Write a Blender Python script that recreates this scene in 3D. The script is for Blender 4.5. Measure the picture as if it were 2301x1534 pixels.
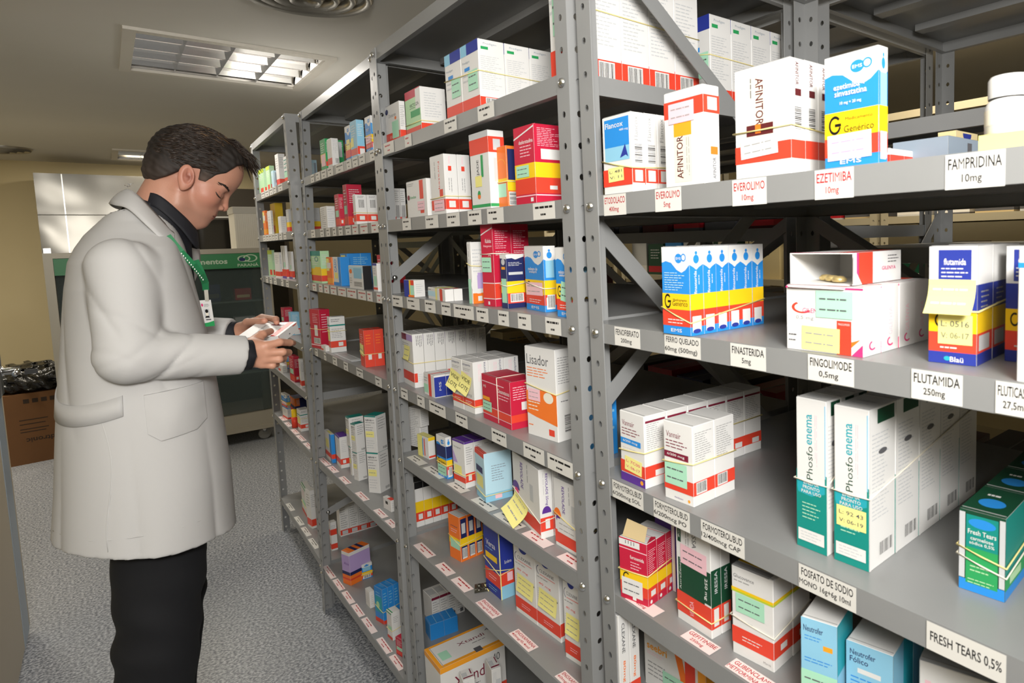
import bpy, bmesh, math, random
import numpy as np
from mathutils import Matrix, Vector
random.seed(7)
for o in list(bpy.data.objects): bpy.data.objects.remove(o)
SC = bpy.context.scene
COL = SC.collection
R = math.radians
# ------------------------------------------------------------------ camera, exposure, light
cam = bpy.data.cameras.new('camera'); co = bpy.data.objects.new('camera', cam); COL.objects.link(co); SC.camera = co
cam.sensor_width = 36; cam.sensor_fit = 'HORIZONTAL'
cam.lens = 1440.4/2301*36; cam.shift_x = -363.65/2301; cam.shift_y = -103.41/2301
cam.dof.use_dof = True; cam.dof.focus_distance = 2.0; cam.dof.aperture_fstop = 12
cam.clip_start = .02; cam.clip_end = 60
_y, _p, _r = R(41.49), R(-5.08), R(-1.55)
F_ = Vector((math.sin(_y)*math.cos(_p), math.cos(_y)*math.cos(_p), math.sin(_p)))
R0 = Vector((math.cos(_y), -math.sin(_y), 0)); U0 = R0.cross(F_)
R_ = R0*math.cos(_r)+U0*math.sin(_r); U_ = -R0*math.sin(_r)+U0*math.cos(_r)
co.matrix_world = Matrix(((R_.x, U_.x, -F_.x, -.576), (R_.y, U_.y, -F_.y, 0), (R_.z, U_.z, -F_.z, 1.462), (0, 0, 0, 1)))
SC.view_settings.view_transform = 'Standard'; SC.view_settings.look = 'None'
SC.view_settings.exposure = 0.0; SC.view_settings.gamma = 1; SC.view_settings.use_curve_mapping = False
w = bpy.data.worlds.new('world'); SC.world = w; w.use_nodes = True
w.node_tree.nodes['Background'].inputs[0].default_value = (1, .93, .82, 1)
w.node_tree.nodes['Background'].inputs[1].default_value = .22
def area(name, loc, target, sx, sy, power, color, spread=180):
    l = bpy.data.lights.new(name, 'AREA'); l.shape = 'RECTANGLE'; l.size = sx; l.size_y = sy
    l.energy = power; l.color = color; l.spread = R(spread)
    o = bpy.data.objects.new(name, l); COL.objects.link(o); o.location = loc
    d = Vector(target)-Vector(loc); o.rotation_euler = d.to_track_quat('-Z', 'Y').to_euler(); return o
area('camera_flash', (-.80, -.62, 1.96), (.25, 2.1, 1.0), .34, .26, 21, (1, .985, .96))
area('flash_bounce', (-.75, -.35, 1.80), (-.45, 1.3, 2.6), .35, .25, 30, (1, .97, .92))
LAMPS_AND_FILLS = [(-.095, 3.53, 21, (1, .94, .86)), (-.095, 7.2, 22, (1, .90, .72)), (-1.7, 6.0, 34, (1, .92, .78)), (-.6, -.9, 15, (1, .98, .95)), (1.6, 1.2, 13, (1, .86, .64)), (1.6, 4.2, 15, (1, .86, .64))]  # first two at the recessed lamps; the rest are unseen and have no fitting
for i, (x, y, p, c) in enumerate(LAMPS_AND_FILLS):  # the third is added only to brighten the dark back wall
    area('ceiling_lamp_and_fill', (x, y, 2.285), (x, y, 0), .5, .5, p, c)

# ------------------------------------------------------------------ materials
def lin(h):
    h = h.lstrip('#'); v = [int(h[i:i+2], 16)/255 for i in (0, 2, 4)]
    return tuple(a/12.92 if a <= .04045 else ((a+.055)/1.055)**2.4 for a in v)+(1,)
_M = {}
def mat(name, col='#808080', rough=.5, metal=0, spec=.5, bump=None, noise=None, coat=0):
    if name in _M: return _M[name]
    m = bpy.data.materials.new(name); m.use_nodes = True; nt = m.node_tree; b = nt.nodes['Principled BSDF']
    b.inputs['Base Color'].default_value = lin(col); b.inputs['Roughness'].default_value = rough
    b.inputs['Metallic'].default_value = metal; b.inputs['Specular IOR Level'].default_value = spec
    b.inputs['Coat Weight'].default_value = coat
    tc = nt.nodes.new('ShaderNodeTexCoord')
    if noise:                                  # (scale, colour 2, contrast)
        n = nt.nodes.new('ShaderNodeTexNoise'); n.inputs['Scale'].default_value = noise[0]; n.inputs['Detail'].default_value = 4
        rp = nt.nodes.new('ShaderNodeValToRGB'); rp.color_ramp.elements[0].position = .5-noise[2]; rp.color_ramp.elements[1].position = .5+noise[2]
        rp.color_ramp.elements[0].color = lin(col); rp.color_ramp.elements[1].color = lin(noise[1])
        nt.links.new(tc.outputs['Object'], n.inputs['Vector']); nt.links.new(n.outputs['Fac'], rp.inputs['Fac']); nt.links.new(rp.outputs['Color'], b.inputs['Base Color'])
    if bump:
        n = nt.nodes.new('ShaderNodeTexNoise'); n.inputs['Scale'].default_value = bump[0]; n.inputs['Detail'].default_value = 3
        bp_ = nt.nodes.new('ShaderNodeBump'); bp_.inputs['Strength'].default_value = bump[1]; bp_.inputs['Distance'].default_value = .002 if len(bump) < 3 else bump[2]
        nt.links.new(tc.outputs['Object'], n.inputs['Vector']); nt.links.new(n.outputs['Fac'], bp_.inputs['Height']); nt.links.new(bp_.outputs['Normal'], b.inputs['Normal'])
    _M[name] = m; return m
PAL = dict(white='#e0dfdd', ivory='#ece6d6', grey='#9c9c9c', dgrey='#5c5c60', lgrey='#c4c6c8', black='#161618', red='#df4531', dred='#b3202a', crim='#c2213f', pink='#f0c3cd', hot='#d83a78',
           yel='#f2c81d', pyel='#efe78a', note='#f2ea93', orange='#f0792a', amber='#f2a22a', blue='#2b8ad8', dblue='#2c3a94', navy='#232b5e', sky='#8cc3de', pale='#b9dceb', teal='#17897f',
           aqua='#2aa3b2', green='#2e9c5a', dgreen='#16452f', lgreen='#b4dcae', mint='#a9dcbf', purple='#5b3391', lilac='#b79fd2', brown='#5a2326', cream='#e6d3a0', kraft='#c9b48a', beige='#e3dccb', wine='#7c2038', steel='#8d9aa8', lime='#b9cc3a')
def pm(c): return mat('print_'+c, PAL[c], .42, spec=.35)

# ------------------------------------------------------------------ mesh builder
class MB:
    def __init__(s): s.v = []; s.f = []; s.mi = []; s.ms = []; s.smooth = False
    def slot(s, m):
        if m not in s.ms: s.ms.append(m)
        return s.ms.index(m)
    def add(s, vs, fs, m):
        k = len(s.v); s.v += [tuple(v) for v in vs]; i = s.slot(m)
        for f in fs: s.f.append([k+a for a in f]); s.mi.append(i)
    def box(s, a, b, m):
        x0, y0, z0 = a; x1, y1, z1 = b
        s.add([(x0, y0, z0), (x1, y0, z0), (x1, y1, z0), (x0, y1, z0), (x0, y0, z1), (x1, y0, z1), (x1, y1, z1), (x0, y1, z1)],
              [(0, 3, 2, 1), (4, 5, 6, 7), (0, 1, 5, 4), (1, 2, 6, 5), (2, 3, 7, 6), (3, 0, 4, 7)], m)
    def hexa(s, p, m):   # 8 points, bottom 4 ccw, top 4 ccw
        s.add(p, [(0, 3, 2, 1), (4, 5, 6, 7), (0, 1, 5, 4), (1, 2, 6, 5), (2, 3, 7, 6), (3, 0, 4, 7)], m)
    def tube(s, pts, r, m, n=8, closed=False, caps=True):
        pts = [Vector(p) for p in pts]; N = len(pts); rs = r if isinstance(r, (list, tuple)) else [r]*N; vs = []; up = Vector((0, 0, 1)); prev = None
        for i, p in enumerate(pts):
            a = pts[(i-1) % N] if (closed or i > 0) else p; b = pts[(i+1) % N] if (closed or i < N-1) else p
            t = (b-a).normalized()
            if prev is None: q = up.cross(t); q = q if q.length > .1 else Vector((1, 0, 0)).cross(t)
            else: q = prev-t*prev.dot(t)
            q.normalize(); prev = q; bb = t.cross(q)
            for k in range(n):
                an = 2*math.pi*k/n; vs.append(p+(q*math.cos(an)+bb*math.sin(an))*rs[i])
        fs = []
        for i in range(N if closed else N-1):
            j = (i+1) % N
            for k in range(n): fs.append((i*n+k, i*n+(k+1) % n, j*n+(k+1) % n, j*n+k))
        if not closed and caps: fs.append(tuple(range(n-1, -1, -1))); fs.append(tuple((N-1)*n+k for k in range(n)))
        s.add(vs, fs, m)
    def lathe(s, prof, c, m, n=24, axis='z'):
        vs = []; fs = []
        for (r, z) in prof:
            for k in range(n):
                a = 2*math.pi*k/n; x, y = r*math.cos(a), r*math.sin(a)
                vs.append((c[0]+x, c[1]+y, c[2]+z) if axis == 'z' else ((c[0]+z, c[1]+x, c[2]+y) if axis == 'x' else (c[0]+x, c[1]+z, c[2]+y)))
        for i in range(len(prof)-1):
            for k in range(n): fs.append((i*n+k, i*n+(k+1) % n, (i+1)*n+(k+1) % n, (i+1)*n+k))
        s.add(vs, fs, m)
    def mesh(s, name):
        me = bpy.data.meshes.new(name); me.from_pydata(s.v, [], s.f)
        for m in s.ms: me.materials.append(m)
        me.polygons.foreach_set('material_index', s.mi)
        if s.smooth: me.polygons.foreach_set('use_smooth', [True]*len(s.f))
        me.update(); return me
    def build(s, name, parent=None, smooth=False, loc=(0, 0, 0)):
        s.smooth = smooth
        o = bpy.data.objects.new(name, s.mesh(name)); COL.objects.link(o); o.location = loc
        if parent: o.parent = parent
        return o
def tag(o, label=None, cat=None, group=None, kind=None):
    if label: o['label'] = label
    if cat: o['category'] = cat
    if group: o['group'] = group
    if kind: o['kind'] = kind
    return o
def empty(name, loc=(0, 0, 0), rz=0):
    o = bpy.data.objects.new(name, None); COL.objects.link(o); o.location = loc; o.rotation_euler.z = rz; o.empty_display_size = .05; return o
def struct(o): o['kind'] = 'structure'; return o

# ------------------------------------------------------------------ lettering (built-in font turned into mesh, normalised to its own box)
_G = {}
def _raw(t, bold):
    c = bpy.data.curves.new('t', 'FONT'); c.body = t; c.size = 1; c.resolution_u = 2; c.offset = bold; c.fill_mode = 'FRONT'
    o = bpy.data.objects.new('t', c); me = o.to_mesh()
    vs = [tuple(v.co)[:2] for v in me.vertices]; fs = [tuple(p.vertices) for p in me.polygons]; o.to_mesh_clear()
    bpy.data.objects.remove(o); bpy.data.curves.remove(c); return vs, fs
def glyphs(t, bold=.0):
    k = (t, bold)
    if k not in _G:
        vs, fs = _raw(t, bold)
        if 'M' in t and bold and vs:      # the font's M breaks when emboldened: take that letter plain
            pv, pf = _raw(t, 0); m0 = _raw('M', 0)[0]; wM = max(v[0] for v in m0)-min(v[0] for v in m0); rg = []
            for i, ch in enumerate(t):
                if ch == 'M': x1 = max(v[0] for v in _raw(t[:i+1], 0)[0]); rg.append((x1-wM-.03, x1+.03))
            inside = lambda V, f: any(a < sum(V[q][0] for q in f)/len(f) < b for a, b in rg)
            n0 = len(vs); fs = [f for f in fs if not inside(vs, f)]+[tuple(q+n0 for q in f) for f in pf if inside(pv, f)]; vs = vs+pv
        if vs:
            x0 = min(v[0] for v in vs); x1 = max(v[0] for v in vs); y0 = min(v[1] for v in vs); y1 = max(v[1] for v in vs)
            vs = [((v[0]-x0)/max(x1-x0, 1e-6)-.5, (v[1]-y0)/max(y1-y0, 1e-6)-.5) for v in vs]
        _G[k] = (vs, fs)
    return _G[k]
class Face:
    """draws on a rectangle O + a*U + b*V (a, b in 0..1), N is the outward normal"""
    def __init__(s, mb, O, U, V, N): s.mb = mb; s.O = Vector(O); s.U = Vector(U); s.V = Vector(V); s.N = Vector(N); s.k = 0
    def P(s, a, b, off=None): return s.O+s.U*a+s.V*b+s.N*(.00025+.00007*s.k if off is None else off)
    def poly(s, pts, c): s.mb.add([s.P(*p) for p in pts], [tuple(range(len(pts)))], pm(c) if isinstance(c, str) else c); s.k += 1
    def R(s, a0, b0, a1, b1, c): s.poly([(a0, b0), (a1, b0), (a1, b1), (a0, b1)], c)
    def E(s, a, b, ra, rb, c, n=18, t0=0, t1=360): s.poly([(a+ra*math.cos(R(t0+(t1-t0)*i/n)), b+rb*math.sin(R(t0+(t1-t0)*i/n))) for i in range(n+(t1-t0 < 360))], c)
    def ring(s, a, b, ra, rb, w, c, t0=0, t1=360, n=20):
        ps = []; m = pm(c) if isinstance(c, str) else c
        for i in range(n):
            q = []
            for (j, kk) in ((i, 1), (i+1, 1), (i+1, 1-w), (i, 1-w)):
                t = R(t0+(t1-t0)*j/n); q.append(s.P(a+ra*kk*math.cos(t), b+rb*kk*math.sin(t)))
            s.mb.add(q, [(0, 1, 2, 3)], m)
        s.k += 1
    def X(s, a, b, wf, hf, t, c, rot=0, bold=.012):
        vs, fs = glyphs(t, bold)
        if not vs: return
        ca, sa = round(math.cos(R(rot))), round(math.sin(R(rot)))
        q = [(x*wf, y*hf) for (x, y) in vs]
        s.mb.add([s.P(a+(ca*x-sa*y), b+(sa*x+ca*y)) for (x, y) in q], fs, pm(c) if isinstance(c, str) else c); s.k += 1
    def L(s, a0, b0, a1, b1, n, c, vert=False, sd=1):
        rnd = random.Random(sd*31+n); m = pm(c) if isinstance(c, str) else c
        for i in range(n):
            f0 = (i+.33)/n; f1 = (i+.62)/n; e = rnd.uniform(.55, 1)
            t = 0
            while t < e-.03:            # broken into word-like dashes
                wd = min(rnd.uniform(.10, .26), e-t); g0, g1 = t, t+wd; t += wd+.035
                if vert: q = [(a0+(a1-a0)*f0, b1-(b1-b0)*g1), (a0+(a1-a0)*f1, b1-(b1-b0)*g1), (a0+(a1-a0)*f1, b1-(b1-b0)*g0), (a0+(a1-a0)*f0, b1-(b1-b0)*g0)]
                else: q = [(a0+(a1-a0)*g0, b0+(b1-b0)*f0), (a0+(a1-a0)*g1, b0+(b1-b0)*f0), (a0+(a1-a0)*g1, b0+(b1-b0)*f1), (a0+(a1-a0)*g0, b0+(b1-b0)*f1)]
                s.mb.add([s.P(*p) for p in q], [(0, 1, 2, 3)], m)
        s.k += 1
    def B(s, a0, b0, a1, b1, vert=False, n=15, bg=True):
        if bg: s.R(a0, b0, a1, b1, 'white')
        rnd = random.Random(n); t = .06; m = pm('black')
        while t < .93:
            wd = rnd.choice((.018, .03, .045)); wd = min(wd, .94-t)
            if vert: q = [(a0+(a1-a0)*.08, b0+(b1-b0)*t), (a1-(a1-a0)*.08, b0+(b1-b0)*t), (a1-(a1-a0)*.08, b0+(b1-b0)*(t+wd)), (a0+(a1-a0)*.08, b0+(b1-b0)*(t+wd))]
            else: q = [(a0+(a1-a0)*t, b0+(b1-b0)*.12), (a0+(a1-a0)*(t+wd), b0+(b1-b0)*.12), (a0+(a1-a0)*(t+wd), b1-(b1-b0)*.06), (a0+(a1-a0)*t, b1-(b1-b0)*.06)]
            s.mb.add([s.P(*p) for p in q], [(0, 1, 2, 3)], m); t += wd+rnd.choice((.02, .035, .05))
        s.k += 1
def sticker(par, f, a0, b0, a1, b1, c, lines, name='lot_sticker', tc='dgrey', curl=0, tilt=0):
    """a paper label stuck on a carton: a thin sheet of its own, f is a Face template (O,U,V,N)"""
    mb = MB(); n = 6 if curl else 1; O, U, V, N = f; O = Vector(O); U = Vector(U); V = Vector(V); N = Vector(N)
    cx, cy = (a0+a1)/2, (b0+b1)/2; uw, vw = U.length, V.length
    def P(a, b, e=0):
        x = (a-cx)*uw; y = (b-cy)*vw; c_, s_ = math.cos(R(tilt)), math.sin(R(tilt)); x, y = x*c_-y*s_, x*s_+y*c_
        t = (b1-b)/(b1-b0); return O+U*(cx+x/uw)+V*(cy+y/vw)+N*(.0012+e+curl*t**2.2)
    vs = []; fs = []
    for i in range(n+1):
        b = b1-(b1-b0)*i/n; vs += [P(a0, b), P(a1, b)]
    for i in range(n): fs.append((2*i, 2*i+2, 2*i+3, 2*i+1))
    k = len(vs); vs += [v-N*.0003 for v in vs[:]]; fs += [(q[3]+k, q[2]+k, q[1]+k, q[0]+k) for q in fs[:]]
    mb.add(vs, fs, pm(c))
    for i, t in enumerate(lines):
        vt = b1-(b1-b0)*(i+.75)/(len(lines)+.5); hf = (b1-b0)*(.5/(len(lines)+.5)); wf = (a1-a0)*.82
        if t == '-':
            for g0, g1 in ((.1, .28), (.32, .55), (.58, .64), (.67, .84)): mb.add([P(a, b, .0003) for (a, b) in ((a0+(a1-a0)*g0, vt-hf*.12), (a0+(a1-a0)*g1, vt-hf*.12), (a0+(a1-a0)*g1, vt+hf*.16), (a0+(a1-a0)*g0, vt+hf*.16))], [(0, 1, 2, 3)], pm(tc))
            continue
        g, gf = glyphs(t, .004); mb.add([P(cx+x*wf, vt+y*hf, .0003) for (x, y) in g], gf, pm(tc))
    return mb.build(name, par)
# ------------------------------------------------------------------ the room
def slab(name, a, b, m, **k):
    mb = MB(); mb.box(a, b, m); o = mb.build(name); struct(o); return o
H = 2.3
def floor_mat():
    m = bpy.data.materials.new('speckled_vinyl'); m.use_nodes = True; nt = m.node_tree; b = nt.nodes['Principled BSDF']; b.inputs['Roughness'].default_value = .38
    tc = nt.nodes.new('ShaderNodeTexCoord')
    n1 = nt.nodes.new('ShaderNodeTexNoise'); n1.inputs['Scale'].default_value = 110; n1.inputs['Detail'].default_value = 3
    r1 = nt.nodes.new('ShaderNodeValToRGB'); e = r1.color_ramp.elements; e[0].position = .36; e[0].color = lin('#686d75'); e[1].position = .62; e[1].color = lin('#b6b9be')
    e2 = r1.color_ramp.elements.new(.5); e2.color = lin('#92969c')
    n2 = nt.nodes.new('ShaderNodeTexVoronoi'); n2.inputs['Scale'].default_value = 150
    r2 = nt.nodes.new('ShaderNodeValToRGB'); r2.color_ramp.elements[0].position = .10; r2.color_ramp.elements[0].color = (1, 1, 1, 1); r2.color_ramp.elements[1].position = .22; r2.color_ramp.elements[1].color = (0, 0, 0, 1)
    mx = nt.nodes.new('ShaderNodeMix'); mx.data_type = 'RGBA'; mx.inputs['B'].default_value = lin('#4b5058')
    nt.links.new(tc.outputs['Object'], n1.inputs['Vector']); nt.links.new(tc.outputs['Object'], n2.inputs['Vector'])
    nt.links.new(n1.outputs['Fac'], r1.inputs['Fac']); nt.links.new(n2.outputs['Distance'], r2.inputs['Fac'])
    nt.links.new(r2.outputs['Color'], mx.inputs['Factor']); nt.links.new(r1.outputs['Color'], mx.inputs['A']); nt.links.new(mx.outputs['Result'], b.inputs['Base Color'])
    return m
WALL = mat('wall_paint', '#c9bb95', .7, noise=(1.5, '#c3b48d', .3)); CEIL = mat('ceiling_paint', '#d0cdc5', .75, noise=(2, '#cbc8bf', .3))
slab('floor', (-2.6, -2.2, -.06), (4.4, 8.3, 0), floor_mat())
# ceiling with two openings for the recessed lamps
def ceiling():
    mb = MB(); xs = [-2.6, -.43, .24, 4.4]; ys = [-2.2, 3.19, 3.87, 6.90, 7.58, 8.3]
    for i in range(3):
        for j in range(5):
            if i == 1 and j in (1, 3): continue
            mb.box((xs[i], ys[j], H), (xs[i+1], ys[j+1], H+.06), CEIL)
    struct(mb.build('ceiling'))
ceiling()
slab('wall_back', (-2.6, 8.1, 0), (4.4, 8.3, H), WALL)
slab('wall_left', (-2.6, -2.2, 0), (-2.45, 8.1, H), WALL)
slab('wall_right', (4.2, -2.2, 0), (4.4, 8.1, H), WALL)
slab('wall_front', (-2.45, -2.2, 0), (4.2, -2.05, H), WALL)
# door leaf on the left, standing open along the aisle
DOOR = mat('door_laminate', '#b7ab94', .45); DEDGE = mat('door_edge', '#a3aeb8', .4, .3)
mb = MB(); mb.box((-.945, 2.62, .03), (-.905, 3.275, 2.1), DOOR); mb.box((-.947, 3.275, .03), (-.903, 3.44, 2.1), DEDGE); mb.box((-.945, 3.44, .03), (-.905, 3.49, 2.1), DOOR)
door = struct(mb.build('door_1'))
CH = mat('chrome', '#d9d9da', .12, 1)
mb = MB(); mb.box((-.903, 3.36, .95), (-.896, 3.47, 1.10), mat('brushed_plate', '#9a9a98', .35, .9)); mb.lathe([(.0, 0), (.019, 0), (.019, .004), (.011, .008), (.011, .05), (0, .05)], (-.896, 3.44, 1.035), CH, 16, 'x')
mb.tube([(-.852, 3.44, 1.035), (-.85, 3.40, 1.036), (-.852, 3.33, 1.033)], .009, CH, 10); mb.build('door_handle', door, True)
mb = MB(); mb.tube([(-.896, 3.45, 1.022), (-.83, 3.45, 1.022)], .003, CH, 6); mb.box((-.836, 3.446, 1.013), (-.80, 3.454, 1.031), mat('black_plastic', '#1c1c1c', .4)); mb.build('key', door)

# ------------------------------------------------------------------ recessed lamps and vents
ALU = mat('lamp_aluminium', '#e8e6e2', .16, 1); TRIM = mat('white_enamel', '#cfcac0', .4)
def glow(name, col, st):
    m = bpy.data.materials.new(name); m.use_nodes = True; nt = m.node_tree; b = nt.nodes['Principled BSDF']
    b.inputs['Base Color'].default_value = lin(col); b.inputs['Emission Color'].default_value = lin(col); b.inputs['Emission Strength'].default_value = st; return m
def lamp(x0, y0, label):
    t = empty('ceiling_lamp', ((x0+.335), (y0+.34), H)); cx, cy = x0+.335, y0+.34
    def L(v): return (v[0]-cx, v[1]-cy, v[2]-H)
    mb = MB(); X1 = x0+.67; Y1 = y0+.68; m = TRIM; wd = .028
    for a, b in (((x0-wd, y0-wd, H-.012), (X1+wd, y0+.012, H)), ((x0-wd, Y1-.012, H-.012), (X1+wd, Y1+wd, H)), ((x0-wd, y0+.012, H-.012), (x0+.012, Y1-.012, H)), ((X1-.012, y0+.012, H-.012), (X1+wd, Y1-.012, H))): mb.box(L(a), L(b), m)
    mb.build('frame', t)
    mb = MB(); mb.box(L((x0+.004, y0+.004, H+.085)), L((X1-.004, Y1-.004, H+.09)), ALU)
    for a, b in (((x0+.003, y0+.003, H), (x0+.006, Y1-.003, H+.085)), ((X1-.006, y0+.003, H), (X1-.003, Y1-.003, H+.085)), ((x0+.006, y0+.003, H), (X1-.006, y0+.006, H+.085)), ((x0+.006, Y1-.006, H), (X1-.006, Y1-.003, H+.085))): mb.box(L(a), L(b), ALU)
    for i in range(4):      # curved reflector troughs, one per tube
        yc = y0+.02+.16*(i+.5); hw = .078; pts = [(-hw+2*hw*k/10, .05*(1-(abs(-1+2*k/10))**2.2)) for k in range(11)]
        vs = []; fs = []
        for k, (dy, dz) in enumerate(pts): vs += [L((x0+.01, yc+dy, H+.014+dz)), L((X1-.01, yc+dy, H+.014+dz))]
        for k in range(10): fs.append((2*k, 2*k+1, 2*k+3, 2*k+2))
        mb.add(vs, fs, ALU)
    mb.build('reflector', t)
    for i in range(4):
        mb = MB(); yc = y0+.02+.16*(i+.5); mb.tube([L((x0+.02, yc, H+.038)), L((X1-.02, yc, H+.038))], .009, glow('tube_glow', '#e9e0da', .25), 8); mb.build('tube', t, True)
    for i in range(1, 4):   # cross louvres, V shaped blades
        mb = MB(); xc = x0+.01+.65*i/4; a = L((xc, y0+.01, H)); b = L((xc, Y1-.01, H))
        mb.add([(a[0]-.009, a[1], a[2]+.045), (a[0], a[1], a[2]+.002), (a[0]+.009, a[1], a[2]+.045), (b[0]-.009, b[1], b[2]+.045), (b[0], b[1], b[2]+.002), (b[0]+.009, b[1], b[2]+.045)], [(0, 1, 4, 3), (1, 2, 5, 4), (0, 3, 5, 2)], ALU); mb.build('louvre', t)
    tag(t, label, 'ceiling lamp', 'recessed ceiling lamps')
lamp(-.43, 3.19, 'large recessed four tube lamp with mirror reflectors above the aisle')
lamp(-.43, 6.90, 'recessed lamp farther back, just above the man and partly behind his hair')
def vent(x, y, r, label):
    t = empty('ceiling_vent', (x, y, H)); m = mat('vent_metal', '#a8a49a', .3, .8)
    for i in range(4):
        mb = MB(); k = 1-i*.24; mb.lathe([(r*k, 0), (r*k*.99, -.012-.004*i), (r*(k-.07), -.026-.006*i), (r*(k-.15), -.012-.006*i), (r*(k-.14), -.002)], (0, 0, 0), m, 40); mb.build('ring', t, True)
    tag(t, label, 'ceiling vent', 'round ceiling vents')
vent(-.02, 2.40, .205, 'round metal air vent at the top edge of the picture')
vent(-1.10, 7.22, .17, 'round metal air vent above the back wall, cut by the left edge')

# ------------------------------------------------------------------ shelving
STEEL = mat('shelf_grey', '#949595', .36, .12, noise=(6, '#8d8e8e', .3), bump=(60, .05)); CREAMS = mat('shelf_cream', '#bdb398', .45, .1); BOLT = mat('zinc_bolt', '#d5d5d2', .22, 1)
def post(parent, x, y, lx, ly, sx, sy, m, z1=1.98, fw=.036, holes=True, segs=40, name='post'):
    """steel angle post with real punched holes; corner at (x,y), flanges run to +sx, +sy"""
    mb = MB(); t = .0018
    def P(a, b, z): return (x+a+lx*(z-1), y+b+ly*(z-1), z)
    for fl in (0, 1):
        for side in (0, 1):
            off = t*side
            for i in range(segs):
                za = z1-.05*i-.05; zb = z1-.05*i; zc = z1-.015-.05*i
                if za < 0: za = 0
                def Q(u, z): return P(sx*off, sy*u, z) if fl == 0 else P(sx*u, sy*off, z)
                if not holes or zc-za < .012: mb.add([Q(0, za), Q(fw, za), Q(fw, zb), Q(0, zb)], [(0, 1, 2, 3)], m); continue
                r = .0048; n = 8; vs = [Q(0, za), Q(fw, za), Q(fw, zb), Q(0, zb)]
                hc = [Q(fw/2+r*math.cos(2*math.pi*(k+.5)/n), zc+r*1.15*math.sin(2*math.pi*(k+.5)/n)) for k in range(n)]
                vs += hc; g = lambda k: 4+k % 8   # k: 0 is angle 22.5 (right), ccw
                mb.add(vs, [(1, 2, g(1), g(0), g(7)), (2, 3, g(3), g(2), g(1)), (3, 0, g(5), g(4), g(3)), (0, 1, g(7), g(6), g(5))], m)
    # closed rims
    for (a, b, c, d) in ((0, fw, t, fw), (fw, 0, fw, t)):
        mb.add([P(sx*a, sy*b, 0), P(sx*c, sy*d, 0), P(sx*c, sy*d, z1), P(sx*a, sy*b, z1)], [(0, 1, 2, 3)], m)
    return mb.build(name, parent)
def bolt(parent, x, y, z, ax='x', s=-1):
    mb = MB(); r = .0075; d = [(0, .0052), (r*.55, .0046), (r*.85, .003), (r, 0)]
    mb.lathe([(a, b*s) for a, b in d], (x, y, z), BOLT, 10, 'x' if ax == 'x' else 'y'); return mb.build('bolt', parent, True)
def deck(parent, zt, fl, fr, bl, br, m, idx, label=None):
    """sheet steel tray: fl/fr/bl/br are xy corners (l = +y end), lips hang down all round, ribs below"""
    mb = MB(); t = .0012; lip = .031
    c = [fr, fl, bl, br]     # ccw seen from below/above is irrelevant, both sides drawn
    top = [(p[0], p[1], zt) for p in c]; bot = [(p[0], p[1], zt-t) for p in c]; mb.hexa(bot+top, m)
    cx = sum(p[0] for p in c)/4; cy = sum(p[1] for p in c)/4
    for i in range(4):
        a, b = c[i], c[(i+1) % 4]
        def ins(p, k): return (p[0]+(cx-p[0])*k/max(abs(cx-p[0]), .001)*1, p[1]+(cy-p[1])*k/max(abs(cy-p[1]), .001))
        ai, bi = ins(a, .0015), ins(b, .0015); af, bf = ins(a, .014), ins(b, .014)
        mb.hexa([(a[0], a[1], zt-lip), (b[0], b[1], zt-lip), (bi[0], bi[1], zt-lip), (ai[0], ai[1], zt-lip), (a[0], a[1], zt-t), (b[0], b[1], zt-t), (bi[0], bi[1], zt-t), (ai[0], ai[1], zt-t)], m)
        mb.add([(ai[0], ai[1], zt-lip), (bi[0], bi[1], zt-lip), (bf[0], bf[1], zt-lip+.0005), (af[0], af[1], zt-lip+.0005)], [(0, 1, 2, 3)], m)
    for q in (.33, .66):     # stiffening ribs along the shelf
        a = (fr[0]+(br[0]-fr[0])*q, fr[1]+.03); b = (fl[0]+(bl[0]-fl[0])*q, fl[1]-.03)
        mb.box((min(a[0], b[0])-.018, a[1], zt-.017), (max(a[0], b[0])+.018, b[1], zt-t), m)
    o = mb.build('shelf', parent); return o
def strap(parent, a, b, m, w=.028, n=(0, 1, 0)):
    a = Vector(a); b = Vector(b); d = (b-a).normalized(); q = d.cross(Vector(n)).normalized()*w/2; k = Vector(n)*.001
    mb = MB(); mb.hexa([a-q-k, b-q-k, b+q-k, a+q-k, a-q+k, b-q+k, b+q+k, a+q+k], m); return mb.build('brace', parent)
ZB = lambda k: 1.965-.05*k
SHELF = {}
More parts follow.
